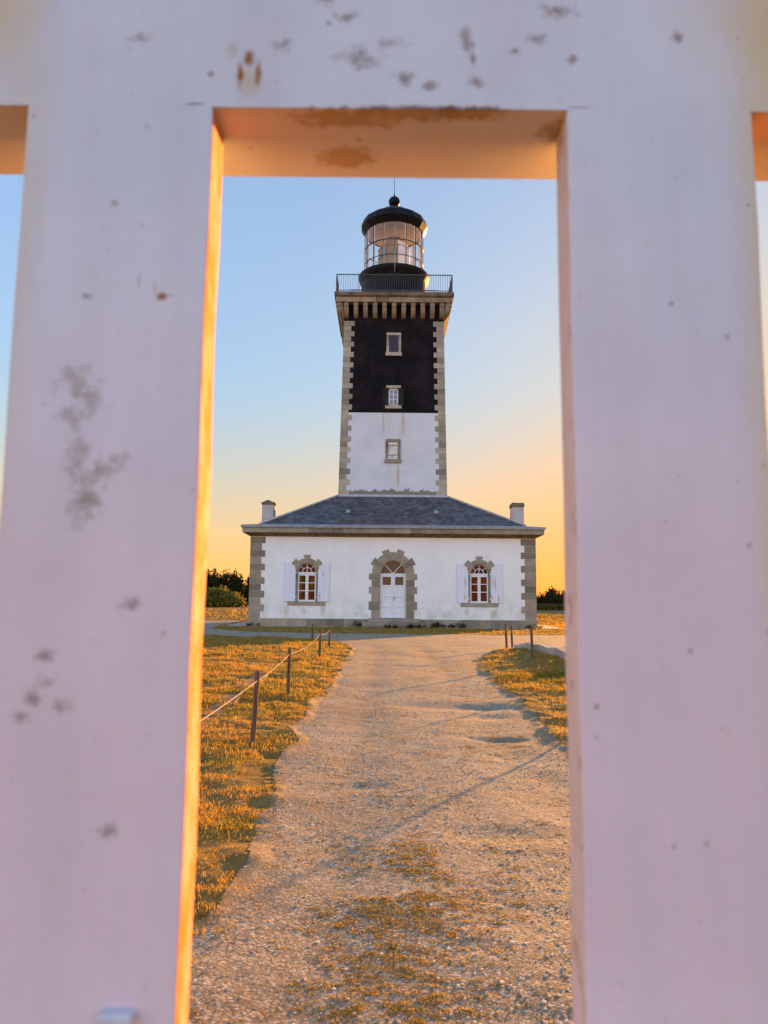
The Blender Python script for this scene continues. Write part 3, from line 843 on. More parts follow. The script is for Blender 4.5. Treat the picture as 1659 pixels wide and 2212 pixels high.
def house_window(c, curtain):
    sp = 2.68
    # dressed stone surround
    mb = MB()
    r0 = 0.465
    y0, y1 = FY - 0.014, FY + 0.16
    for a0, a1, r1 in [(-12.5, 12.5, .865), (12.5, 38, .70), (-38, -12.5, .70), (38, 63, .87), (-63, -38, .87), (63, 90, .64), (-90, -63, .64)]:
        mb.prism(wedge(c, sp, r0, r1, a0 + .35, a1 - .35), y0, y1)
    for s in (-1, 1):
        zc = [1.245, 1.6, 1.95, 2.3, 2.68]
        for a, b in zip(zc[:-1], zc[1:]):
            xa, xb = sorted((c + s * r0, c + s * 0.63))
            mb.box(xa, xb, y0, y1, a + .003, b - .003)
    mb.build("window_surround", M['granite'], LH, bevel=0.006)
    mb = MB().box(c - .93, c + .93, FY - 0.03, FY + 0.2, 1.05, 1.24)
    mb.build("window_sill", M['granite'], LH, bevel=0.012)
    # white frame
    yf = FY + 0.09
    mb = MB()
    hw = 0.455
    def bar(x0, x1, z0, z1, d=0.0): mb.box(c + x0, c + x1, yf - d, yf + 0.06, z0, z1)
    bar(-hw, hw, 1.245, 1.33, .02); bar(-hw, hw, 2.60, 2.69, .012)
    for s in (-1, 1):
        xa, xb = sorted((s * hw, s * (hw - .075))); bar(xa, xb, 1.33, 2.60)
    bar(-.075, .075, 1.33, 2.60, .006); bar(-.025, .025, 1.33, 2.58, .02)
    bar(-hw + .075, -.075, 2.52, 2.598, -.002); bar(.075, hw - .075, 2.52, 2.598, -.002)
    for z in (1.775, 2.165):
        for s in (-1, 1):
            xa, xb = sorted((s * .075, s * (hw - .075))); bar(xa, xb, z - .02, z + .02, -.01)
    # fan light
    for i in range(16):
        mb.prism(wedge(c, sp, hw - .03, hw, -90 + 180 * i / 16, -90 + 180 * (i + 1) / 16, 1), yf, yf + .06)
    for i in range(12):
        mb.prism(wedge(c, 2.69, .215, .248, -90 + 180 * i / 12, -90 + 180 * (i + 1) / 12, 1), yf + .004, yf + .05)
    bar(-.015, .015, 2.69, 3.11, -.008)
    for s in (-1, 1):
        a = R(48) * s
        p = lambda r, o: (c + r * math.sin(a) + o * math.cos(a), 2.69 + r * math.cos(a) - o * math.sin(a))
        mb.prism([p(.24, -.014), p(.435, -.014), p(.435, .014), p(.24, .014)], yf + .01, yf + .05)
    fr = mb.build("arched_window", M['white_wood'], LH, bevel=0.004)
    for s in (-1, 1):
        xa, xb = sorted((c + s * .05, c + s * (hw - .05)))
        MB().box(xa, xb, yf + .035, yf + .045, 1.30, 2.60).build("pane", M['curtain_pane'] if (curtain and s < 0) else M['pane'], fr)
    MB().prism(arch_poly(c, hw - .02, 2.62, sp), yf + .036, yf + .046).build("fanlight_pane", M['pane'], fr)
    # shutters, folded back on the wall
    for s in (-1, 1):
        pts = [(-1.11, 1.25), (-.55, 1.25), (-.55, 2.70)] + [(-1.11 + .56 * math.cos(R(t)), 2.70 + .50 * math.sin(R(t))) for t in range(8, 66, 6)] + [(-.90, 3.195), (-1.11, 3.195)]
        pts = [(c + (x if s < 0 else -x), z) for x, z in pts]
        mb = MB().prism(pts, FY - 0.062, FY - 0.03)
        sh = mb.build("shutter", M['shutter'], LH, bevel=0.004)
        xk = c + s * .83
        MB().lathe(xk, FY - .07, [(0.001, 1.915), (.022, 1.92), (.035, 1.94), (.035, 1.955), (.022, 1.975), (.001, 1.98)], 12).build("shutter_knob", M['white_wood'], sh, True)
        for z in (1.42, 2.62):
            xa, xb = sorted((c + s * .50, c + s * .60))
            MB().box(xa, xb, FY - .075, FY - .02, z, z + .05).build("hinge", M['white_wood'], sh)
house_window(-3.77, True)
house_window(4.725, False)

def house_door():
    c, sp, r0 = 0.475, 2.65, 0.645
    mb = MB()
    y0, y1 = FY - 0.014, FY + 0.18
    for a0, a1, r1 in [(-9.6, 9.6, 1.06), (9.6, 28.5, 1.22), (-28.5, -9.6, 1.22), (28.5, 48.5, 1.05), (-48.5, -28.5, 1.05), (48.5, 68.5, 1.20), (-68.5, -48.5, 1.20), (68.5, 90, 1.05), (-90, -68.5, 1.05)]:
        mb.prism(wedge(c, sp, r0, r1, a0 + .3, a1 - .3), y0, y1)
    zc = [0.45, 0.86, 1.28, 1.66, 2.0, 2.335, 2.65]
    for s in (-1, 1):
        for i, (a, b) in enumerate(zip(zc[:-1], zc[1:])):
            w = 1.19 if i % 2 == 1 else 1.055
            xa, xb = sorted((c + s * r0, c + s * w)); mb.box(xa, xb, y0, y1, a + .004, b - .004)
    mb.build("door_surround", M['granite'], LH, bevel=0.006)
    yf = FY + 0.12
    mb = MB()
    mb.box(c - .645, c + .645, yf - .01, yf + .07, 2.575, 2.66)
    for s in (-1, 1):
        xa, xb = sorted((c + s * .645, c + s * .60)); mb.box(xa, xb, yf - .005, yf + .07, .46, 2.575)
        a = R(43) * s
        p = lambda r, o: (c + r * math.sin(a) + o * math.cos(a), 2.655 + r * math.cos(a) - o * math.sin(a))
        mb.prism([p(.02, -.016), p(.62, -.016), p(.62, .016), p(.02, .016)], yf + .005, yf + .05)
    for i in range(20):
        mb.prism(wedge(c, sp, r0 - .03, r0, -90 + 9 * i, -81 + 9 * i, 1), yf, yf + .07)
    fr = mb.build("door_frame", M['white_wood'], LH, bevel=0.004)
    MB().prism(arch_poly(c, .63, 2.62, sp), yf + .04, yf + .05).build("fanlight_pane", M['sky_pane'], fr)
    for s in (-1, 1):
        mb = MB()
        def rect(x0, x1, z0, z1, d=0.0):
            xa, xb = sorted((c + s * x0, c + s * x1)); mb.box(xa, xb, yf + d, yf + .055, z0, z1)
        rect(.003, .597, .475, .565); rect(.003, .10, .565, 2.57); rect(.515, .597, .565, 2.57); rect(.10, .515, 2.49, 2.57)
        for z0, z1 in ((2.01, 2.09), (1.52, 1.58), (1.03, 1.09)): rect(.10, .515, z0, z1, -.001)
        rect(.10, .515, .565, 2.01, .022)
        lf = mb.build("door_leaf", M['white_wood'], LH, bevel=0.005)
        xa, xb = sorted((c + s * .10, c + s * .515))
        MB().box(xa, xb, yf + .03, yf + .04, 2.09, 2.49).build("door_pane", M['sky_pane'], lf)
        if s > 0:
            mb = MB().box(c + .035, c + .065, yf - .02, yf, 1.32, 1.52)
            mb.tube([(c + .05, yf - .02, 1.47), (c + .05, yf - .055, 1.47), (c + .16, yf - .06, 1.475)], .012, 8)
            mb.build("door_handle", M['zinc'], lf)
    # stone steps
    mb = MB()
    mb.box(-0.74, 0.55, FY - .40, FY + .12, .262, .455); mb.box(.558, 1.80, FY - .40, FY + .12, .262, .455)
    mb.box(-1.01, .30, FY - .80, FY + .05, .07, .262); mb.box(.308, 2.05, FY - .80, FY + .05, .07, .262)
    mb.box(-1.15, 2.10, FY - 1.02, FY, -.1, .07)
    mb.build("door_steps", M['granite_grey'], LH, bevel=0.015)
house_door()

def thw(z): return 2.96 - (z - 7.0) * 0.0170     # half width of the tower at height z

def tower():
    MB().frustum(CX, CY, thw(5.2), thw(11.70), 5.2, 11.70).build("tower_wall", M['tower_white'], LH)
    MB().frustum(CX, CY, thw(11.70) + .003, thw(17.96) + .003, 11.701, 17.96).build("tower_black_wall", M['tower_black'], LH)
    hq = 0.3025
    for sx in (-1, 1):
        for sy in (-1, 1):
            mb = MB()
            for k in range(33):
                z0, z1 = 7.02 + k * hq, 7.02 + (k + 1) * hq
                h0, h1 = thw(z0) + .016, thw(z1) + .016
                lng = (k % 2 == 0)
                w, d = (0.60, 0.42) if lng else (0.42, 0.60)
                def pt(h, wx, dy, z): return (CX + sx * (h - wx), CY + sy * (h - dy), z)
                e = .003
                mb.add([pt(h0, 0, 0, z0 + e), pt(h0, w, 0, z0 + e), pt(h0, w, d, z0 + e), pt(h0, 0, d, z0 + e),
                        pt(h1, 0, 0, z1 - e), pt(h1, w, 0, z1 - e), pt(h1, w, d, z1 - e), pt(h1, 0, d, z1 - e)],
                       [(0, 3, 2, 1), (4, 5, 6, 7), (0, 1, 5, 4), (1, 2, 6, 5), (2, 3, 7, 6), (3, 0, 4, 7)])
            mb.build("tower_quoins", M['granite_tower'], LH, bevel=0.008)
tower()

def tower_window(kind, z0, z1, zs0, mat):
    """small window; inner opening z0..z1, sill from zs0"""
    c = CX
    y = CY - thw((z0 + z1) / 2)
    ya, yb = y - .065, y + .25
    hi, ho = .265, .41
    mb = MB()
    top = z1 + .15
    mb.box(c - ho, c + ho, ya - .01, yb, z1, top)
    mb.box(c - ho - .045, c + ho + .045, ya - .04, yb, zs0, z0)
    for s in (-1, 1):
        zc = [z0 + .002, z0 + (z1 - z0) * .36, z0 + (z1 - z0) * .7, z1 - .002]
        for a, b in zip(zc[:-1], zc[1:]):
            xa, xb = sorted((c + s * hi, c + s * ho)); mb.box(xa, xb, ya, yb, a, b - .003)
    mb.build("window_surround", mat, LH, bevel=0.006)
    yf = y - .035
    if kind == 'closed':
        for s in (-1, 1):
            mb = MB()
            for i in range(3):
                xa, xb = sorted((c + s * (.006 + i * .085), c + s * (.085 + i * .085))); mb.box(xa, xb, yf, yf + .04, z0 + .01, z1 - .02)
            mb.build("shutter", M['dark_shutter'], LH)
    elif kind == 'open':
        mb = MB()
        for x0, x1, a, b in [(-.265, .265, z0, z0 + .05), (-.265, .265, z1 - .10, z1 - .05), (-.265, -.20, z0, z1 - .05), (.20, .265, z0, z1 - .05), (-.022, .022, z0, z1 - .05)]:
            mb.box(c + x0, c + x1, yf, yf + .04, a, b)
        for k in (1, 2):
            zz = z0 + .05 + (z1 - .1 - z0 - .05) * k / 3
            mb.box(c - .2, c + .2, yf + .004, yf + .035, zz - .015, zz + .015)
        w = mb.build("small_window", M['white_wood'], LH)
        MB().box(c - .25, c + .25, yf + .025, yf + .03, z0, z1 - .05).build("pane", M['grey_pane'], w)
        MB().box(c - .265, c + .265, yf - .005, yf + .04, z1 - .045, z1).build("lintel_board", M['rusty_iron'], w)
        for s in (-1, 1):
            mb = MB()
            for i in range(3):
                xa, xb = sorted((c + s * (.275 + i * .105), c + s * (.372 + i * .105))); mb.box(xa, xb, ya - .06, ya - .03, z0 - .02, z1 + .0)
            for zz in (z0 + .12, z1 - .18):
                xa, xb = sorted((c + s * .26, c + s * .58)); mb.box(xa, xb, ya - .075, ya - .055, zz, zz + .05)
            mb.build("shutter", M['black_shutter'], LH)
    else:
        mb = MB()
        for i in range(4): mb.box(c - .26 + i * .13, c - .135 + i * .13, yf, yf + .04, z0 + .005, z1 - .02)
        b = mb.build("boarded_shutter", M['rusty_board'], LH)
        for zz in (z0 + .22, z1 - .22):
            mb = MB()
            mb.box(c - .285, c + .285, yf - .02, yf - .002, zz, zz + .035)
            for s in (-1, 1): mb.box(c + s * .27 - .015, c + s * .27 + .015, yf - .035, yf, zz - .02, zz + .06)
            mb.build("iron_strap", M['rusty_iron'], b)
        MB().box(c - .01, c + .01, yf - .012, yf - .001, z0 + .02, z0 + .22).build("bolt", M['rusty_iron'], b)
tower_window('closed', 15.17, 16.16, 14.97, M['granite_tower'])
tower_window('open', 12.12, 13.10, 11.93, M['granite_tower'])
tower_window('boarded', 9.07, 10.05, 8.87, M['granite_grey'])

def gallery():
    h = 3.34
    # corbels
    prof = [(0.0, 17.955), (0.47, 17.955), (0.47, 17.74), (0.43, 17.715), (0.43, 17.62), (0.40, 17.50), (0.345, 17.39), (0.26, 17.29), (0.17, 17.215), (0.08, 17.165), (0.0, 17.14)]
    for side in range(4):
        a = side * math.pi / 2
        ca, sa = math.cos(a), math.sin(a)
        for k in range(11):
            u = -2.68 + k * 0.536
            vs, fs = [], []
            n = len(prof)
            for du in (-.122, .122):
                for p, z in prof:
                    d = thw(17.5) - .06 + p
                    x, y = u + du, -d
                    vs.append((CX + x * ca - y * sa, CY + x * sa + y * ca, z))
            fs = [list(range(n)), list(range(2 * n - 1, n - 1, -1))] + [(i, i + n, (i + 1) % n + n, (i + 1) % n) for i in range(n)]
            MB().add(vs, fs).build("corbel", M['granite_rust'], LH)
    for sx in (-1, 1):
        for sy in (-1, 1):
            vs = []
            n = len(prof)
            base = thw(17.5)
            ex, ey = Vector((sx, sy, 0)).normalized(), Vector((-sy, sx, 0)).normalized()
            o = Vector((CX + sx * (base - .12), CY + sy * (base - .12), 0))
            for du in (-.15, .15):
                for p, z in prof: vs.append(o + ex * (p * 1.45) + ey * du + Vector((0, 0, z)))
            fs = [list(range(n)), list(range(2 * n - 1, n - 1, -1))] + [(i, i + n, (i + 1) % n + n, (i + 1) % n) for i in range(n)]
            MB().add(vs, fs).build("corner_corbel", M['granite_rust'], LH)
    mb = MB()
    cuts = [-3.26, -2.16, -1.0, -.35, .4, 1.3, 2.1, 3.26]
    for a, b in zip(cuts[:-1], cuts[1:]):
        mb.box(CX + a + .005, CX + b - .005, CY - 3.26, CY - 2.6, 17.957, 18.235)
        mb.box(CX + a + .005, CX + b - .005, CY + 2.6, CY + 3.26, 17.957, 18.235)
    for s in (-1, 1):
        xa, xb = sorted((CX + s * 3.26, CX + s * 2.6))
        for k in range(5): mb.box(xa, xb, CY - 2.59 + k * 1.036, CY - 1.562 + k * 1.036, 17.957, 18.235)
    mb.build("gallery_fascia", M['granite_rust'], LH, bevel=0.008)
    mb = MB()
    mb.frustum(CX, CY, 3.29, 3.31, 18.237, 18.29)
    mb.frustum(CX, CY, 3.35, 3.35, 18.292, 18.515)
    mb.build("gallery_slab", M['granite_dark'], LH, bevel=0.012)
    # railing
    mb = MB()
    r = 3.24
    for s in (-1, 1):
        for zz, t in ((19.55, .022), (18.62, .016)):
            mb.box(CX - r, CX + r, CY + s * r - t, CY + s * r + t, zz - t, zz + t)
            mb.box(CX + s * r - t, CX + s * r + t, CY - r, CY + r, zz - t * .98, zz + t * .98)
        nb = 50
        for k in range(nb + 1):
            u = -r + 2 * r * k / nb
            w = .028 if k in (0, nb) else .0085
            mb.box(CX + u - w, CX + u + w, CY + s * r - w, CY + s * r + w, 18.515, 19.53)
            if 0 < k < nb: mb.box(CX + s * r - w, CX + s * r + w, CY + u - w, CY + u + w, 18.515, 19.53)
    mb.build("gallery_railing", M['grey_metal'], LH)
    mb = MB()
    mb.tube([(-2.05, CY - 2.55, 18.93), (3.0, CY - 2.55, 18.93)], .035, 8)
    for x in (-1.75, -.9, 0.46, 1.8, 2.7): mb.tube([(x, CY - 2.55, 18.5), (x, CY - 2.55, 18.95)], .02, 6)
    mb.build("pipe_rail", M['grey_metal'], LH, True)
    MB().tube([(-1.62, CY - 1.2, 18.5), (-1.62, CY - 1.2, 20.6)], .016, 6, .007).build("whip_aerial", M['grey_metal'], LH)
gallery()

def lantern():
    # drum with its rounded ledge
    MB().lathe(CX, CY, [(1.99, 18.5), (1.955, 20.22), (1.99, 20.33), (2.07, 20.48), (2.125, 20.63), (2.145, 20.75), (2.11, 20.80), (1.78, 20.915), (1.70, 20.915)], 64).build("lantern_drum", M['black_metal'], LH, True)
    MB().lathe(CX, CY, [(0.001, 20.86), (1.75, 20.86)], 32).build("lantern_floor", M['cream'], LH)
    rg = 1.755
    gl = MB().lathe(CX, CY, [(rg, 20.88), (rg, 23.55)], 64).build("lantern_glazing", M['glass'], LH, True)
    mb = MB()
    for k in range(16):
        a = 2 * math.pi * k / 16 + R(.6)
        x, y = CX + (rg + .01) * math.sin(a), CY - (rg + .01) * math.cos(a)
        mb.tube([(x, y, 20.88), (x, y, 23.55)], .021, 6)
    for z in (21.49, 22.44):
        pts = [(CX + (rg + .012) * math.sin(2 * math.pi * k / 64), CY - (rg + .012) * math.cos(2 * math.pi * k / 64), z) for k in range(65)]
        mb.tube(pts, .021, 6)
    mb.build("glazing_bars", M['black_metal'], gl)
    # inner posts, pale paint
    mb = MB()
    for k in range(16):
        a = 2 * math.pi * k / 16 + R(.6)
        for off in (-.035, .035):
            x, y = CX + (rg - .06) * math.sin(a + off * .0), CY - (rg - .06) * math.cos(a)
        mb.tube([(x, y, 20.88), (x, y, 23.5)], .045, 6)
    for z in (22.44,):
        pts = [(CX + (rg - .04) * math.sin(2 * math.pi * k / 64), CY - (rg - .04) * math.cos(2 * math.pi * k / 64), z) for k in range(65)]
        mb.tube(pts, .02, 6)
    mb.build("inner_posts", M['cream'], gl)
    # roof: sixteen sided eaves, low cone, dome
    rf = MB().lathe(CX, CY, [(1.70, 23.53), (1.80, 23.52), (2.03, 23.89), (1.90, 24.30), (1.46, 24.60), (1.22, 24.70), (1.18, 24.72)], 16, R(11.25)).build("lantern_roof", M['black_metal'], LH)
    MB().lathe(CX, CY, [(1.23, 24.69), (1.10, 24.80), (.86, 24.98), (.60, 25.11), (.36, 25.19), (.27, 25.21), (.24, 25.27), (.27, 25.36), (.22, 25.40)], 40).build("dome", M['black_metal'], rf, True)
    ball = [(max(.001, .35 * math.sin(math.pi * i / 20)), 25.68 - .35 * math.cos(math.pi * i / 20)) for i in range(21)]
    MB().lathe(CX, CY, ball, 32).build("ball", M['black_metal'], rf, True)
    MB().tube([(CX, CY, 26.0), (CX, CY, 26.2)], .055, 8, .03).build("spike", M['black_metal'], rf)
    MB().tube([(CX, CY, 26.15), (CX, CY, 28.2)], .02, 6, .012).build("lightning_rod", M['black_metal'], rf)
    mb = MB().lathe(CX, CY, [(1.72, 23.56), (.9, 23.95), (.12, 24.2)], 48)
    for k in range(24):
        a = 2 * math.pi * k / 24
        mb.tube([(CX + 1.7 * math.sin(a), CY - 1.7 * math.cos(a), 23.54), (CX + .15 * math.sin(a), CY - .15 * math.cos(a), 24.15)], .022, 4)
    mb.build("lantern_ceiling", M['cream'], rf)
    # lens: stacked prisms
    prof = []
    z = 20.95
    while z < 23.3:
        u = (z - 20.95) / 2.35
        r = .92 * (1 - max(0, u - .62) ** 1.4 * 2.6) if u > .62 else .92 - .10 * max(0, .15 - u)
        r = max(.25, r)
        prof += [(r - .03, z), (r, z + .05), (r - .03, z + .08)]
        z += .085
    prof += [(.1, z)]
    ln = MB().lathe(CX, CY, prof, 48).build("fresnel_lens", M['lens'], LH)
    mb = MB()
    for k in range(8):
        a = 2 * math.pi * k / 8 + .3
        mb.tube([(CX + .95 * math.sin(a), CY - .95 * math.cos(a), 20.9), (CX + .95 * math.sin(a), CY - .95 * math.cos(a), 22.5), (CX + .35 * math.sin(a), CY - .35 * math.cos(a), 23.35)], .022, 5)
    for zz, rr in ((21.3, .95), (22.5, .95), (21.95, .96)):
        mb.tube([(CX + rr * math.sin(2 * math.pi * k / 32), CY - rr * math.cos(2 * math.pi * k / 32), zz) for k in range(33)], .02, 5)
    mb.build("lens_frame", M['rusty_iron'], ln)
    MB().lathe(CX, CY, [(.985, 20.9), (.985, 22.35), (.80, 22.85)], 14, 0, R(14), R(80)).build("blind_panel", M['cream'], ln, True)
    MB().lathe(CX - .3, CY - .9, [(.001, 20.9), (.14, 20.9), (.14, 21.3), (.001, 21.3)], 14).build("lamp_box", M['white_wood'], ln)
    # outside ladder rod in front of the glass
    MB().tube([(CX - .03, CY - 1.80, 22.6), (CX + .0, CY - 1.95, 21.4), (CX + .03, CY - 2.19, 20.7), (CX + .02, CY - 2.17, 20.2)], .022, 6).build("hand_rod", M['zinc'], LH, True)
lantern()

# ------------------------------------------------------------------ white fence in the foreground
def fence():
    f = empty("white_fence", (0, 0.52, 0), "white painted fence of broad flat pickets under a deep top rail, framing the view", "fence")
    mb = MB().box(-1.25, 1.25, 0.5, 0.588, 1.347, 1.51)
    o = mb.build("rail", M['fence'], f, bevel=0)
    pitch = 0.3785
    pk = [(-0.2525, -0.1222, 0, -.0012), (0.1255, 0.2560, .0006, -.0022)]
    pk = [(a - pitch * k, b - pitch * k, 0, 0) for k in (2, 1) for a, b in [(-0.2525, -0.1222)]] + pk + [(a + pitch * k, b + pitch * k, 0, 0) for k in (1, 2) for a, b in [(0.1255, 0.2555)]]
    for a, b, ta, tb in pk:
        z0, z1 = height(np.array([0.5 * (a + b)]), np.array([0.52]))[0] - .03, 1.38
        vs, fs = [], []
        n = 24
        for i in range(n + 1):
            t = i / n; z = z0 + (z1 - z0) * t
            k = max(0.0, (1.347 - z) / 0.6); z = min(z, 1.38)
            w1 = .0006 * math.sin(z * 31 + a * 50) + .0004 * math.sin(z * 83)
            w2 = .0006 * math.sin(z * 27 + b * 70) + .0004 * math.sin(z * 71)
            xa, xb = a + ta * 0 + w1 * .6, b + w2 * .6 + tb * k
            vs += [(xa, .50005, z), (xb, .50005, z), (xb + w1 * .4, .536, z), (xa - w2 * .4, .536, z)]
        for i in range(n):
            b4 = i * 4
            for q in range(4): fs.append((b4 + q, b4 + (q + 1) % 4, b4 + 4 + (q + 1) % 4, b4 + 4 + q))
        fs += [(3, 2, 1, 0), tuple(n * 4 + q for q in range(4))]
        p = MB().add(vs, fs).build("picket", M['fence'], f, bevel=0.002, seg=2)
        if abs(a + 0.2525) < .001:
            MB().box(-.1685, -.1475, .490, .501, .7505, .7575).build("peg", M['peg'], p, bevel=.0015)
fence()

# ------------------------------------------------------------------ rope barrier
def hz(x, y): return float(height(np.array([x]), np.array([y]))[0])
def stake(x, y, h, r, lean, label):
    z = hz(x, y) - .02
    e = empty("wooden_post", (x, y, z), label, "post", "wooden posts of the rope barrier")
    mb = MB()
    n = 12
    prof = [(0, 1.0), (.3, 1.0), (.7, .97), (.96, .95), (.985, .85), (1.0, .6)]
    vs, fs = [], []
    for t, k in prof:
        for q in range(n):
            a = 2 * math.pi * q / n
            rr = r * k * (1 + .07 * math.sin(3 * a + x * 9))
            vs.append((x + lean * t * h + rr * math.cos(a), y + rr * math.sin(a), z + t * (h + .02)))
    for j in range(len(prof) - 1):
        for q in range(n): fs.append((j * n + q, j * n + (q + 1) % n, (j + 1) * n + (q + 1) % n, (j + 1) * n + q))
    fs.append([(len(prof) - 1) * n + q for q in range(n)])
    o = MB().add(vs, fs).build("shaft", M['stake'], e, True)
    return Vector((x + lean * h * .9, y, z + h * .9))
LEFT = [(-0.86, 2.82, .53, .019, 0, "round wooden post hidden behind the left picket, holding the near end of the left rope"),
        (-0.925, 5.66, .53, .019, .045, "weathered round wooden post, tallest looking and nearest on the left of the path"),
        (-1.026, 8.55, .525, .020, .01, "weathered round wooden post second from the front on the left grass edge"),
        (-1.196, 14.77, .53, .024, .02, "wooden post midway along the left rope, in bright yellow grass"),
        (-1.337, 19.43, .50, .026, .03, "wooden post at the far left corner of the path, where the gravel widens"),
        (-2.094, 23.11, .47, .028, .0, "farthest wooden post on the left, in front of the house's left window")]
RIGHT = [(3.18, 19.12, .55, .026, -.05, "farthest wooden post on the right, at the end of the kerb"),
         (2.706, 17.0, .55, .026, -.04, "leftmost wooden post on the right, on shaded grass before the kerb"),
         (2.65, 13.8, .55, .024, -.03, "wooden post standing right of the path beside the kerb, nearest visible on the right"),
         (2.62, 10.6, .54, .017, 0, "wooden post behind the right picket that casts a thin shadow over the path"),
         (1.76, 6.6, .54, .013, 0, "wooden post nearest on the right, behind the picket, casting the broad shadow on the path")]
def rope(pts, sags, label):
    mb = MB()
    line = []
    for (p, q), s in zip(zip(pts[:-1], pts[1:]), sags):
        for i in range(14):
            t = i / 14
            line.append(p.lerp(q, t) - Vector((0, 0, 4 * s * t * (1 - t))))
    line.append(pts[-1])
    mb.tube(line, .003, 6)
    o = mb.build("rope", M['rope'], None, True, origin=pts[0])
    tag(o, label, "rope")
tl = [stake(*a) for a in LEFT]
tr = [stake(*a) for a in RIGHT]
rope(tl, [.01, .015, .06, .05, .16], "thin pale rope strung between the wooden posts left of the path")
rope(tr, [.14, .12, .14, .15], "thin pale rope sagging between the wooden posts right of the path")

# ------------------------------------------------------------------ kerbs
def kerb(pts, w, h, seglen, mat, label, seed):
    rr = random.Random(seed)
    mb = MB()
    pts = [Vector((*p, 0)) for p in pts]
    for p, q in zip(pts[:-1], pts[1:]):
        L = (q - p).length; n = max(1, round(L / seglen)); d = (q - p).normalized(); s = Vector((-d.y, d.x, 0))
        for i in range(n):
            a, b = p + d * (L * i / n + .006), p + d * (L * (i + 1) / n - .006)
            za, zb = hz(a.x, a.y), hz(b.x, b.y)
            dz = rr.uniform(-.012, .012)
            vs = []
            for z in (-.12, h + dz):
                for (pp, zz) in ((a, za), (b, zb)):
                    for sgn in (-.5, .5):
                        vs.append(pp + s * (w * sgn) + Vector((0, 0, zz + z)))
            # order: a-,a+,b-,b+ bottom then top
            mb.add(vs, [(0, 2, 3, 1), (4, 5, 7, 6), (0, 4, 6, 2), (1, 3, 7, 5), (0, 1, 5, 4), (2, 6, 7, 3)])
    o = mb.build("concrete_kerb", mat, None, bevel=.012, origin=(pts[0].x, pts[0].y, 0))
    tag(o, label, "kerb", "low kerbs beside the path")
kerb([(3.34, 19.0), (3.24, 16.2), (3.22, 13.3), (3.25, 8.0)], .28, .14, .75, M['concrete'], "pale grey concrete kerb edging the grass at the right posts", 1)
kerb([(-1.80, 13.4), (-1.66, 9.4), (-1.53, 6.4), (-1.45, 5.0)], .22, .018, .55, M['brown_kerb'], "brown lichened kerb half sunk in the grass left of the rope posts", 2)

# ------------------------------------------------------------------ vegetation
def blades(name, x, y, hgt, wid, mat, curl=0.5, zoff=-.004):
    """one mesh of curved tapering blades"""
    n = len(x)
    z = height(x, y) + zoff
    a = RNG.random(n) * 2 * np.pi
    b = RNG.random(n) * 2 * np.pi
    lean = RNG.random(n) * curl * hgt
    ca, sa = np.cos(a), np.sin(a)
    lx, ly = np.cos(b) * lean, np.sin(b) * lean
    co = np.empty((n, 5, 3), np.float32)
    for i, (t, k, s) in enumerate([(0, 1, -1), (0, 1, 1), (.55, .8, 1), (.55, .8, -1), (1, 0, 0)]):
        co[:, i, 0] = x + ca * wid * k * s * .5 + lx * t * t
        co[:, i, 1] = y + sa * wid * k * s * .5 + ly * t * t
        co[:, i, 2] = z + hgt * t * (1 - .25 * curl * t)
    base = np.arange(n)[:, None] * 5
    # quad + tri stored as two quads-with-shared-tip would waste a vertex: use triangles
    tri = np.concatenate([base + np.array([[0, 1, 2]]), base + np.array([[0, 2, 3]]), base + np.array([[3, 2, 4]])], 1).reshape(-1, 3)
    return fast_mesh(name, co.reshape(-1, 3), tri, mat, False)

def scatter(n, x0, x1, y0, y1, power=1.0):
    """more points near the low-y end"""
    u = RNG.random(n)
    if power == 0: y = y0 + (y1 - y0) * u
    else:
        p = 1 - power
        y = (y0 ** p + u * (y1 ** p - y0 ** p)) ** (1 / p) if abs(p) > 1e-6 else y0 * (y1 / y0) ** u
    return x0 + (x1 - x0) * RNG.random(n), y

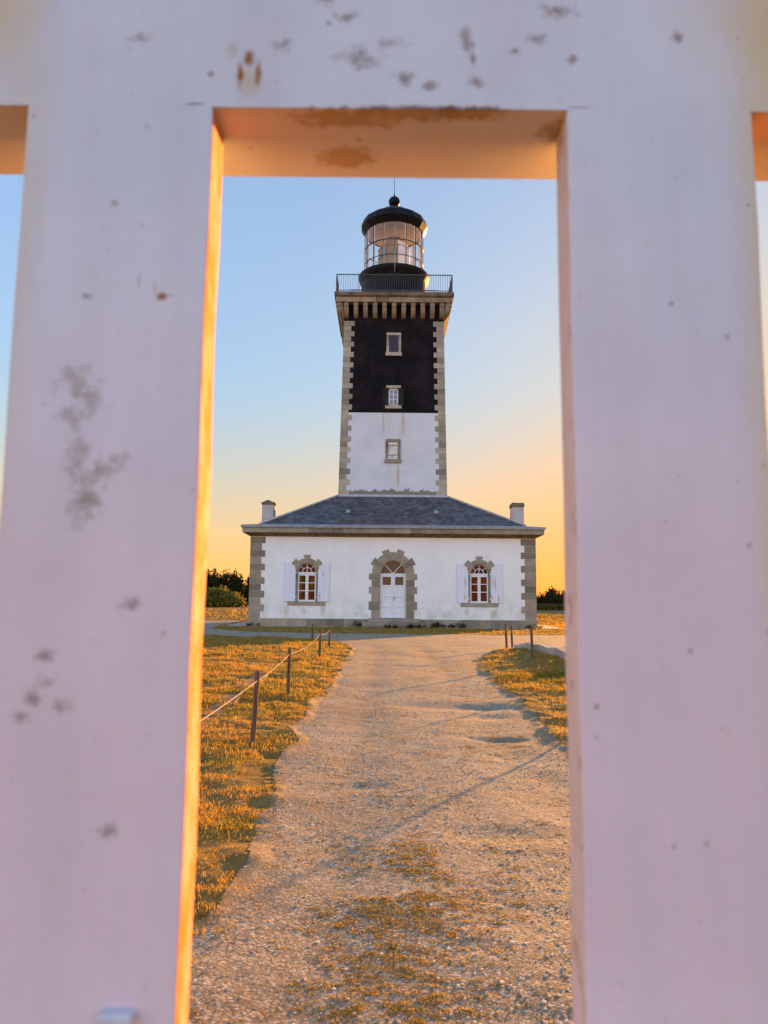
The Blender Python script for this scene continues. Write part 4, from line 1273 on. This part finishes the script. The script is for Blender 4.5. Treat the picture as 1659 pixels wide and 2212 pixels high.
def lawn():
    X, Y, H, W = [], [], [], []
    def region(n, x0, x1, y0, y1, power, hs, ws):
        # tufts of blades
        x, y = scatter(n, x0, x1, y0, y1, power)
        s = path_signed(x, y)
        dens = 0.55 + 0.9 * fbm(NC, x * 1.3, y * 1.3, 3)
        k = (s < RNG.normal(0.015, 0.05, n)) & (RNG.random(n) < np.clip(dens, .32, 1))
        k |= (s > -.04) & (s < .3) & (RNG.random(n) < .8 * np.exp(-np.maximum(s, 0) / .11) * np.clip(.6 + 2 * fbm(ND, x * 5, y * 5, 2), 0, 1))
        k &= ~((np.abs(x + 1.60 - (y - 8) * -.05) < .10) & (y > 6.2) & (y < 9.0) & (RNG.random(n) < .6))
        k &= ~((x > -8) & (x < 9) & (y > 37.5) & (y < 52))
        x, y = x[k], y[k]
        m = 6
        tuft = np.repeat(.35 + 1.3 * RNG.random(len(x)) ** 2.0, m)
        x = np.repeat(x, m) + RNG.normal(0, .014, len(x) * m) * (1 + np.repeat(y, m) * .05)
        y2 = np.repeat(y, m) + RNG.normal(0, .014, len(y) * m) * (1 + np.repeat(y, m) * .05)
        lump = np.clip(1 + 1.6 * fbm(NB, x * 2.1 + 5, y2 * 2.1, 3), .35, 2.2)
        edge = np.clip(.5 + .8 * sstep(-path_signed(x, y2), -.05, .25), .3, 1.3)
        X.append(x); Y.append(y2)
        H.append(hs * tuft * (.6 + .7 * RNG.random(len(x))) * lump * edge)
        W.append(ws * (.7 + .6 * RNG.random(len(x))) * (1 + y2 * .16))
    region(62000, -2.6, -.4, 2.2, 9, 1.0, .022, .0025)
    region(46000, -6.5, -.6, 7.5, 27, .9, .034, .0030)
    region(20000, 1.15, 3.2, 3.0, 12, .8, .026, .0026)
    region(30000, 1.35, 7.0, 9.5, 20.5, .7, .034, .0030)
    region(9000, -7.0, 10.0, 28.8, 37.6, 0, .04, .004)
    region(9000, 7.8, 26.0, 30, 62, 0, .10, .006)
    region(5000, -26.0, -6.0, 31, 66, 0, .10, .006)
    o = blades("lawn_grass", *[np.concatenate(v) for v in (X, Y, H, W)], M['grass'], .8)
    tag(o, kind='stuff')
    o['label'] = "short golden lit grass on both sides of the gravel path"
    o['category'] = "grass"
lawn()

def path_weeds():
    X, Y = [], []
    def clump(cx, cy, rx, ry, n):
        X.append(cx + rx * RNG.normal(0, .5, n)); Y.append(cy + ry * RNG.normal(0, .5, n))
    # tufts gather in a strip up the middle, thickest near the fence
    def seeds(n, x0, x1, y0, y1, keep, rmin, rmax, m):
        x, y = scatter(n, x0, x1, y0, y1, 1.2)
        if x1 - x0 < .5: x = .5 * (x0 + x1) + .06 * np.sin(y * 2.3) + (x1 - x0) * .36 * RNG.normal(0, 1, n)
        f = fbm(NC, x * 3.1 + 9, y * 3.1, 3)
        for px, py, ff in zip(x, y, f):
            if ff > keep and path_signed(np.array([px]), np.array([py]))[0] > -.05:
                r = random.uniform(rmin, rmax)
                clump(px, py, r, r * .7, int(m * random.uniform(.5, 1.3)))
    seeds(900, -.11, .30, 1.3, 2.8, -.28, .014, .04, 44)
    seeds(300, -.10, .30, 2.6, 3.4, -.10, .014, .04, 40)
    seeds(140, -.08, .30, 3.0, 4.4, .02, .015, .04, 34)
    seeds(2600, -.75, 1.35, 1.3, 9, .10, .010, .034, 20)
    seeds(1500, -.8, 1.7, 5, 20, .15, .02, .06, 22)
    seeds(420, -1.0, -.35, 1.2, 3.2, .05, .02, .05, 40)
    x, y = np.concatenate(X), np.concatenate(Y)
    n = len(x)
    h = (.005 + .010 * RNG.random(n)) * (1 + .03 * y); w = (.0028 + .0022 * RNG.random(n)) * (1 + .12 * y)
    o = blades("path_weeds", x, y, h, w, M['weed'], 1.3, -.001)
    tag(o, kind='stuff'); o['label'] = "small dry orange green weeds growing out of the gravel path"; o['category'] = "weeds"
path_weeds()

def pebbles():
    t = (1 + 5 ** .5) / 2
    ico = np.array([(-1, t, 0), (1, t, 0), (-1, -t, 0), (1, -t, 0), (0, -1, t), (0, 1, t), (0, -1, -t), (0, 1, -t), (t, 0, -1), (t, 0, 1), (-t, 0, -1), (-t, 0, 1)]) / math.sqrt(1 + t * t)
    fc = np.array([(0, 11, 5), (0, 5, 1), (0, 1, 7), (0, 7, 10), (0, 10, 11), (1, 5, 9), (5, 11, 4), (11, 10, 2), (10, 7, 6), (7, 1, 8), (3, 9, 4), (3, 4, 2), (3, 2, 6), (3, 6, 8), (3, 8, 9), (4, 9, 5), (2, 4, 11), (6, 2, 10), (8, 6, 7), (9, 8, 1)])
    xs, ys = scatter(52000, -1.1, 1.4, 1.3, 11, 1.2)
    k = (path_signed(xs, ys) > .0) & (RNG.random(len(xs)) < np.clip(.55 + 1.3 * fbm(NB, xs * 1.4, ys * 1.4 + 3, 3), .12, 1))
    xs, ys = xs[k], ys[k]
    n = len(xs)
    r = .0017 + .0040 * RNG.random(n) ** 4
    r *= (1 + .045 * ys)
    big = RNG.random(n) < .002; r[big] *= 1.9
    z = height(xs, ys) + .004 + r * .15
    sc = np.stack([r * (.8 + .7 * RNG.random(n)), r * (.8 + .6 * RNG.random(n)), r * (.45 + .4 * RNG.random(n))], 1)
    a = RNG.random(n) * 2 * np.pi
    v = ico[None] * sc[:, None] * (1 + .25 * (RNG.random((n, 12, 1)) - .5))
    x = v[..., 0] * np.cos(a)[:, None] - v[..., 1] * np.sin(a)[:, None]
    y = v[..., 0] * np.sin(a)[:, None] + v[..., 1] * np.cos(a)[:, None]
    co = np.stack([x + xs[:, None], y + ys[:, None], v[..., 2] + z[:, None]], -1).reshape(-1, 3)
    f = (np.arange(n)[:, None, None] * 12 + fc[None]).reshape(-1, 3)
    o = fast_mesh("gravel_stones", co, f, M['pebble'], True)
    tag(o, kind='stuff'); o['label'] = "loose pale pebbles scattered over the gravel path"; o['category'] = "gravel"
pebbles()

def shrub(name, x, y, rx, ry, h, nleaf, leaf, mat, label, group, tips=0, cat="bush"):
    z0 = hz(x, y)
    e = empty(name, (x, y, z0), label, cat, group)
    rng = np.random.default_rng(int(abs(x * 131 + y * 17)) + nleaf)
    # clumps over a lumpy dome
    nc = max(8, nleaf // 70)
    az = rng.random(nc) * 2 * np.pi; el = np.arcsin(rng.random(nc) ** .8)
    rr = (.62 + .38 * rng.random(nc))
    cx = np.cos(az) * np.cos(el) * rr * rx; cy = np.sin(az) * np.cos(el) * rr * ry; cz = np.sin(el) * rr * h * .92 + .05 * h
    which = rng.integers(0, nc, nleaf)
    cr = .20 * min(rx, h) + .1
    p = np.stack([cx[which], cy[which], cz[which]], 1) + rng.normal(0, .42, (nleaf, 3)) * cr
    # tips: upright twigs that break the outline
    if tips:
        tn = tips
        ta = rng.integers(0, nc, tn)
        per = 16
        tp = np.stack([cx[ta], cy[ta], cz[ta]], 1)
        d = rng.normal(0, .25, (tn, 3)); d[:, 2] = 1
        tt = rng.random((tn, per)) * (.35 + .45 * rng.random((tn, 1))) * .45 * h
        q = tp[:, None] + d[:, None] * tt[..., None] + rng.normal(0, .05, (tn, per, 3))
        p = np.concatenate([p, q.reshape(-1, 3)])
    p[:, 2] = np.maximum(p[:, 2], .02)
    n = len(p)
    u = rng.normal(0, 1, (n, 3)); u /= np.linalg.norm(u, axis=1, keepdims=True)
    w = rng.normal(0, 1, (n, 3)); w -= u * (u * w).sum(1, keepdims=True); w /= np.linalg.norm(w, axis=1, keepdims=True)
    s = leaf * (.5 + rng.random((n, 1)))
    co = np.stack([p - u * s, p + w * s * .42, p + u * s, p - w * s * .42], 1).reshape(-1, 3)
    f = (np.arange(n)[:, None] * 4 + np.arange(4)[None])
    cr_o = fast_mesh("crown", co, f, mat)
    cr_o.parent = e
    mb = MB()
    for k in range(5 if h > 1 else 1):
        a = 2 * math.pi * k / 5 + x
        mb.tube([(x + .1 * math.cos(a), y + .1 * math.sin(a), z0 - .05), (x + .25 * rx * math.cos(a), y + .25 * ry * math.sin(a), z0 + .4 * h), (x + .45 * rx * math.cos(a + .4), y + .45 * ry * math.sin(a + .4), z0 + .75 * h)],
                .045 * h / 2.5, 6, .012)
    mb.build("trunk" if h > 1 else "stem", M['bark'], e)
    return e

BG = "bushes behind the lighthouse"
for (x, y, rx, ry, h, nl, lf, tips, lab) in [
    (-19.6, 82, 3.0, 2.4, 3.9, 8000, .15, 130, "tall dark bush at the left picket's edge, behind the pale green bush"),
    (-16.6, 83, 2.6, 2.2, 3.45, 7500, .15, 120, "tall dark bush in the middle of the left clump, behind the pale green bush"),
    (-13.7, 84, 1.5, 1.5, 3.7, 3600, .16, 50, "narrow dark bush with upright twigs, close to the house's left corner"),
    (-11.4, 84, 2.0, 1.8, 3.2, 4200, .16, 30, "dark bush mostly hidden behind the house's left corner"),
    (-24.5, 83, 3.0, 2.4, 3.8, 5000, .18, 40, "dark bush hidden behind the left picket"),
    (-30.0, 85, 3.4, 2.4, 3.6, 5000, .18, 30, "dark bush at the photograph's left border")]:
    shrub("bush", x, y, rx, ry, h, nl, lf, M['dark_leaf'], lab, BG, tips)
shrub("bush", -16.2, 76, 2.5, 1.5, 1.95, 6500, .14, M['light_leaf'], "low pale green bush lit yellow on its right side, left of the house", BG, 0)
shrub("bush", -20.3, 77, 2.2, 1.5, 1.7, 4500, .14, M['light_leaf'], "low pale green bush partly behind the left picket", BG, 0)
for (x, y, rx, ry, h, nl, lf, tips, lab) in [
    (17.0, 78, 1.5, 1.4, 2.05, 5500, .12, 90, "dark reddish bush beside the right picket, with tufted top"),
    (15.1, 79, 1.1, 1.2, 1.4, 3600, .12, 70, "low dark bush just right of the house's right corner"),
    (13.4, 78, 1.3, 1.2, 1.8, 3600, .12, 60, "dark bush half hidden by the house's right corner"),
    (20.0, 79, 1.9, 1.6, 2.3, 4200, .15, 20, "dark bush hidden behind the right picket"),
    (24.5, 81, 2.4, 1.8, 2.3, 4200, .15, 20, "dark bush far right behind the right picket")]:
    shrub("bush", x, y, rx, ry, h, nl, lf, M['dark_leaf'], lab, BG, tips)
def bracken():
    n = 9000
    x = 12.5 + 12 * RNG.random(n); y = 73.5 + 2.5 * RNG.random(n)
    o = blades("bracken_bank", x, y, .45 + .35 * RNG.random(n), .06 + .05 * RNG.random(n), M['fern'], .6)
    tag(o, kind='stuff'); o['label'] = "olive bank of tall dry bracken below the bushes right of the house"; o['category'] = "bracken"
bracken()

WG = "weeds along the foot of the house"
for x, y, rx, h, nl, mt, lab in [
    (0.35, 36.85, .42, .13, 420, 'red_weed', "dark reddish weed patch in front of the bottom door step, left part"),
    (1.55, 36.85, .55, .17, 600, 'red_weed', "dark reddish weed patch in front of the door steps, right part"),
    (2.55, 37.55, .50, .24, 560, 'red_weed', "dark weed clump against the plinth just right of the door steps"),
    (3.75, 37.7, .32, .30, 360, 'red_weed', "small upright dark weed on its own under the right window's left shutter"),
    (3.35, 37.7, .20, .15, 180, 'red_weed', "tiny low weed left of the upright one by the plinth"),
    (-1.25, 37.6, .22, .28, 260, 'red_weed', "dark weed tuft at the left end of the door steps"),
    (-6.3, 37.75, .35, .14, 240, 'red_weed', "dark weed at the left corner of the house"),
    (7.45, 37.35, .28, .26, 240, 'yellow_weed', "bright yellow weed at the right corner of the house"),
    (7.2, 37.7, .25, .2, 200, 'red_weed', "dark weed behind the yellow one at the right corner of the house")]:
    z0 = hz(x, y)
    shrub("weed", x, y, rx, .16, h, nl, .035, M[mt], lab, WG, 0, "weed")
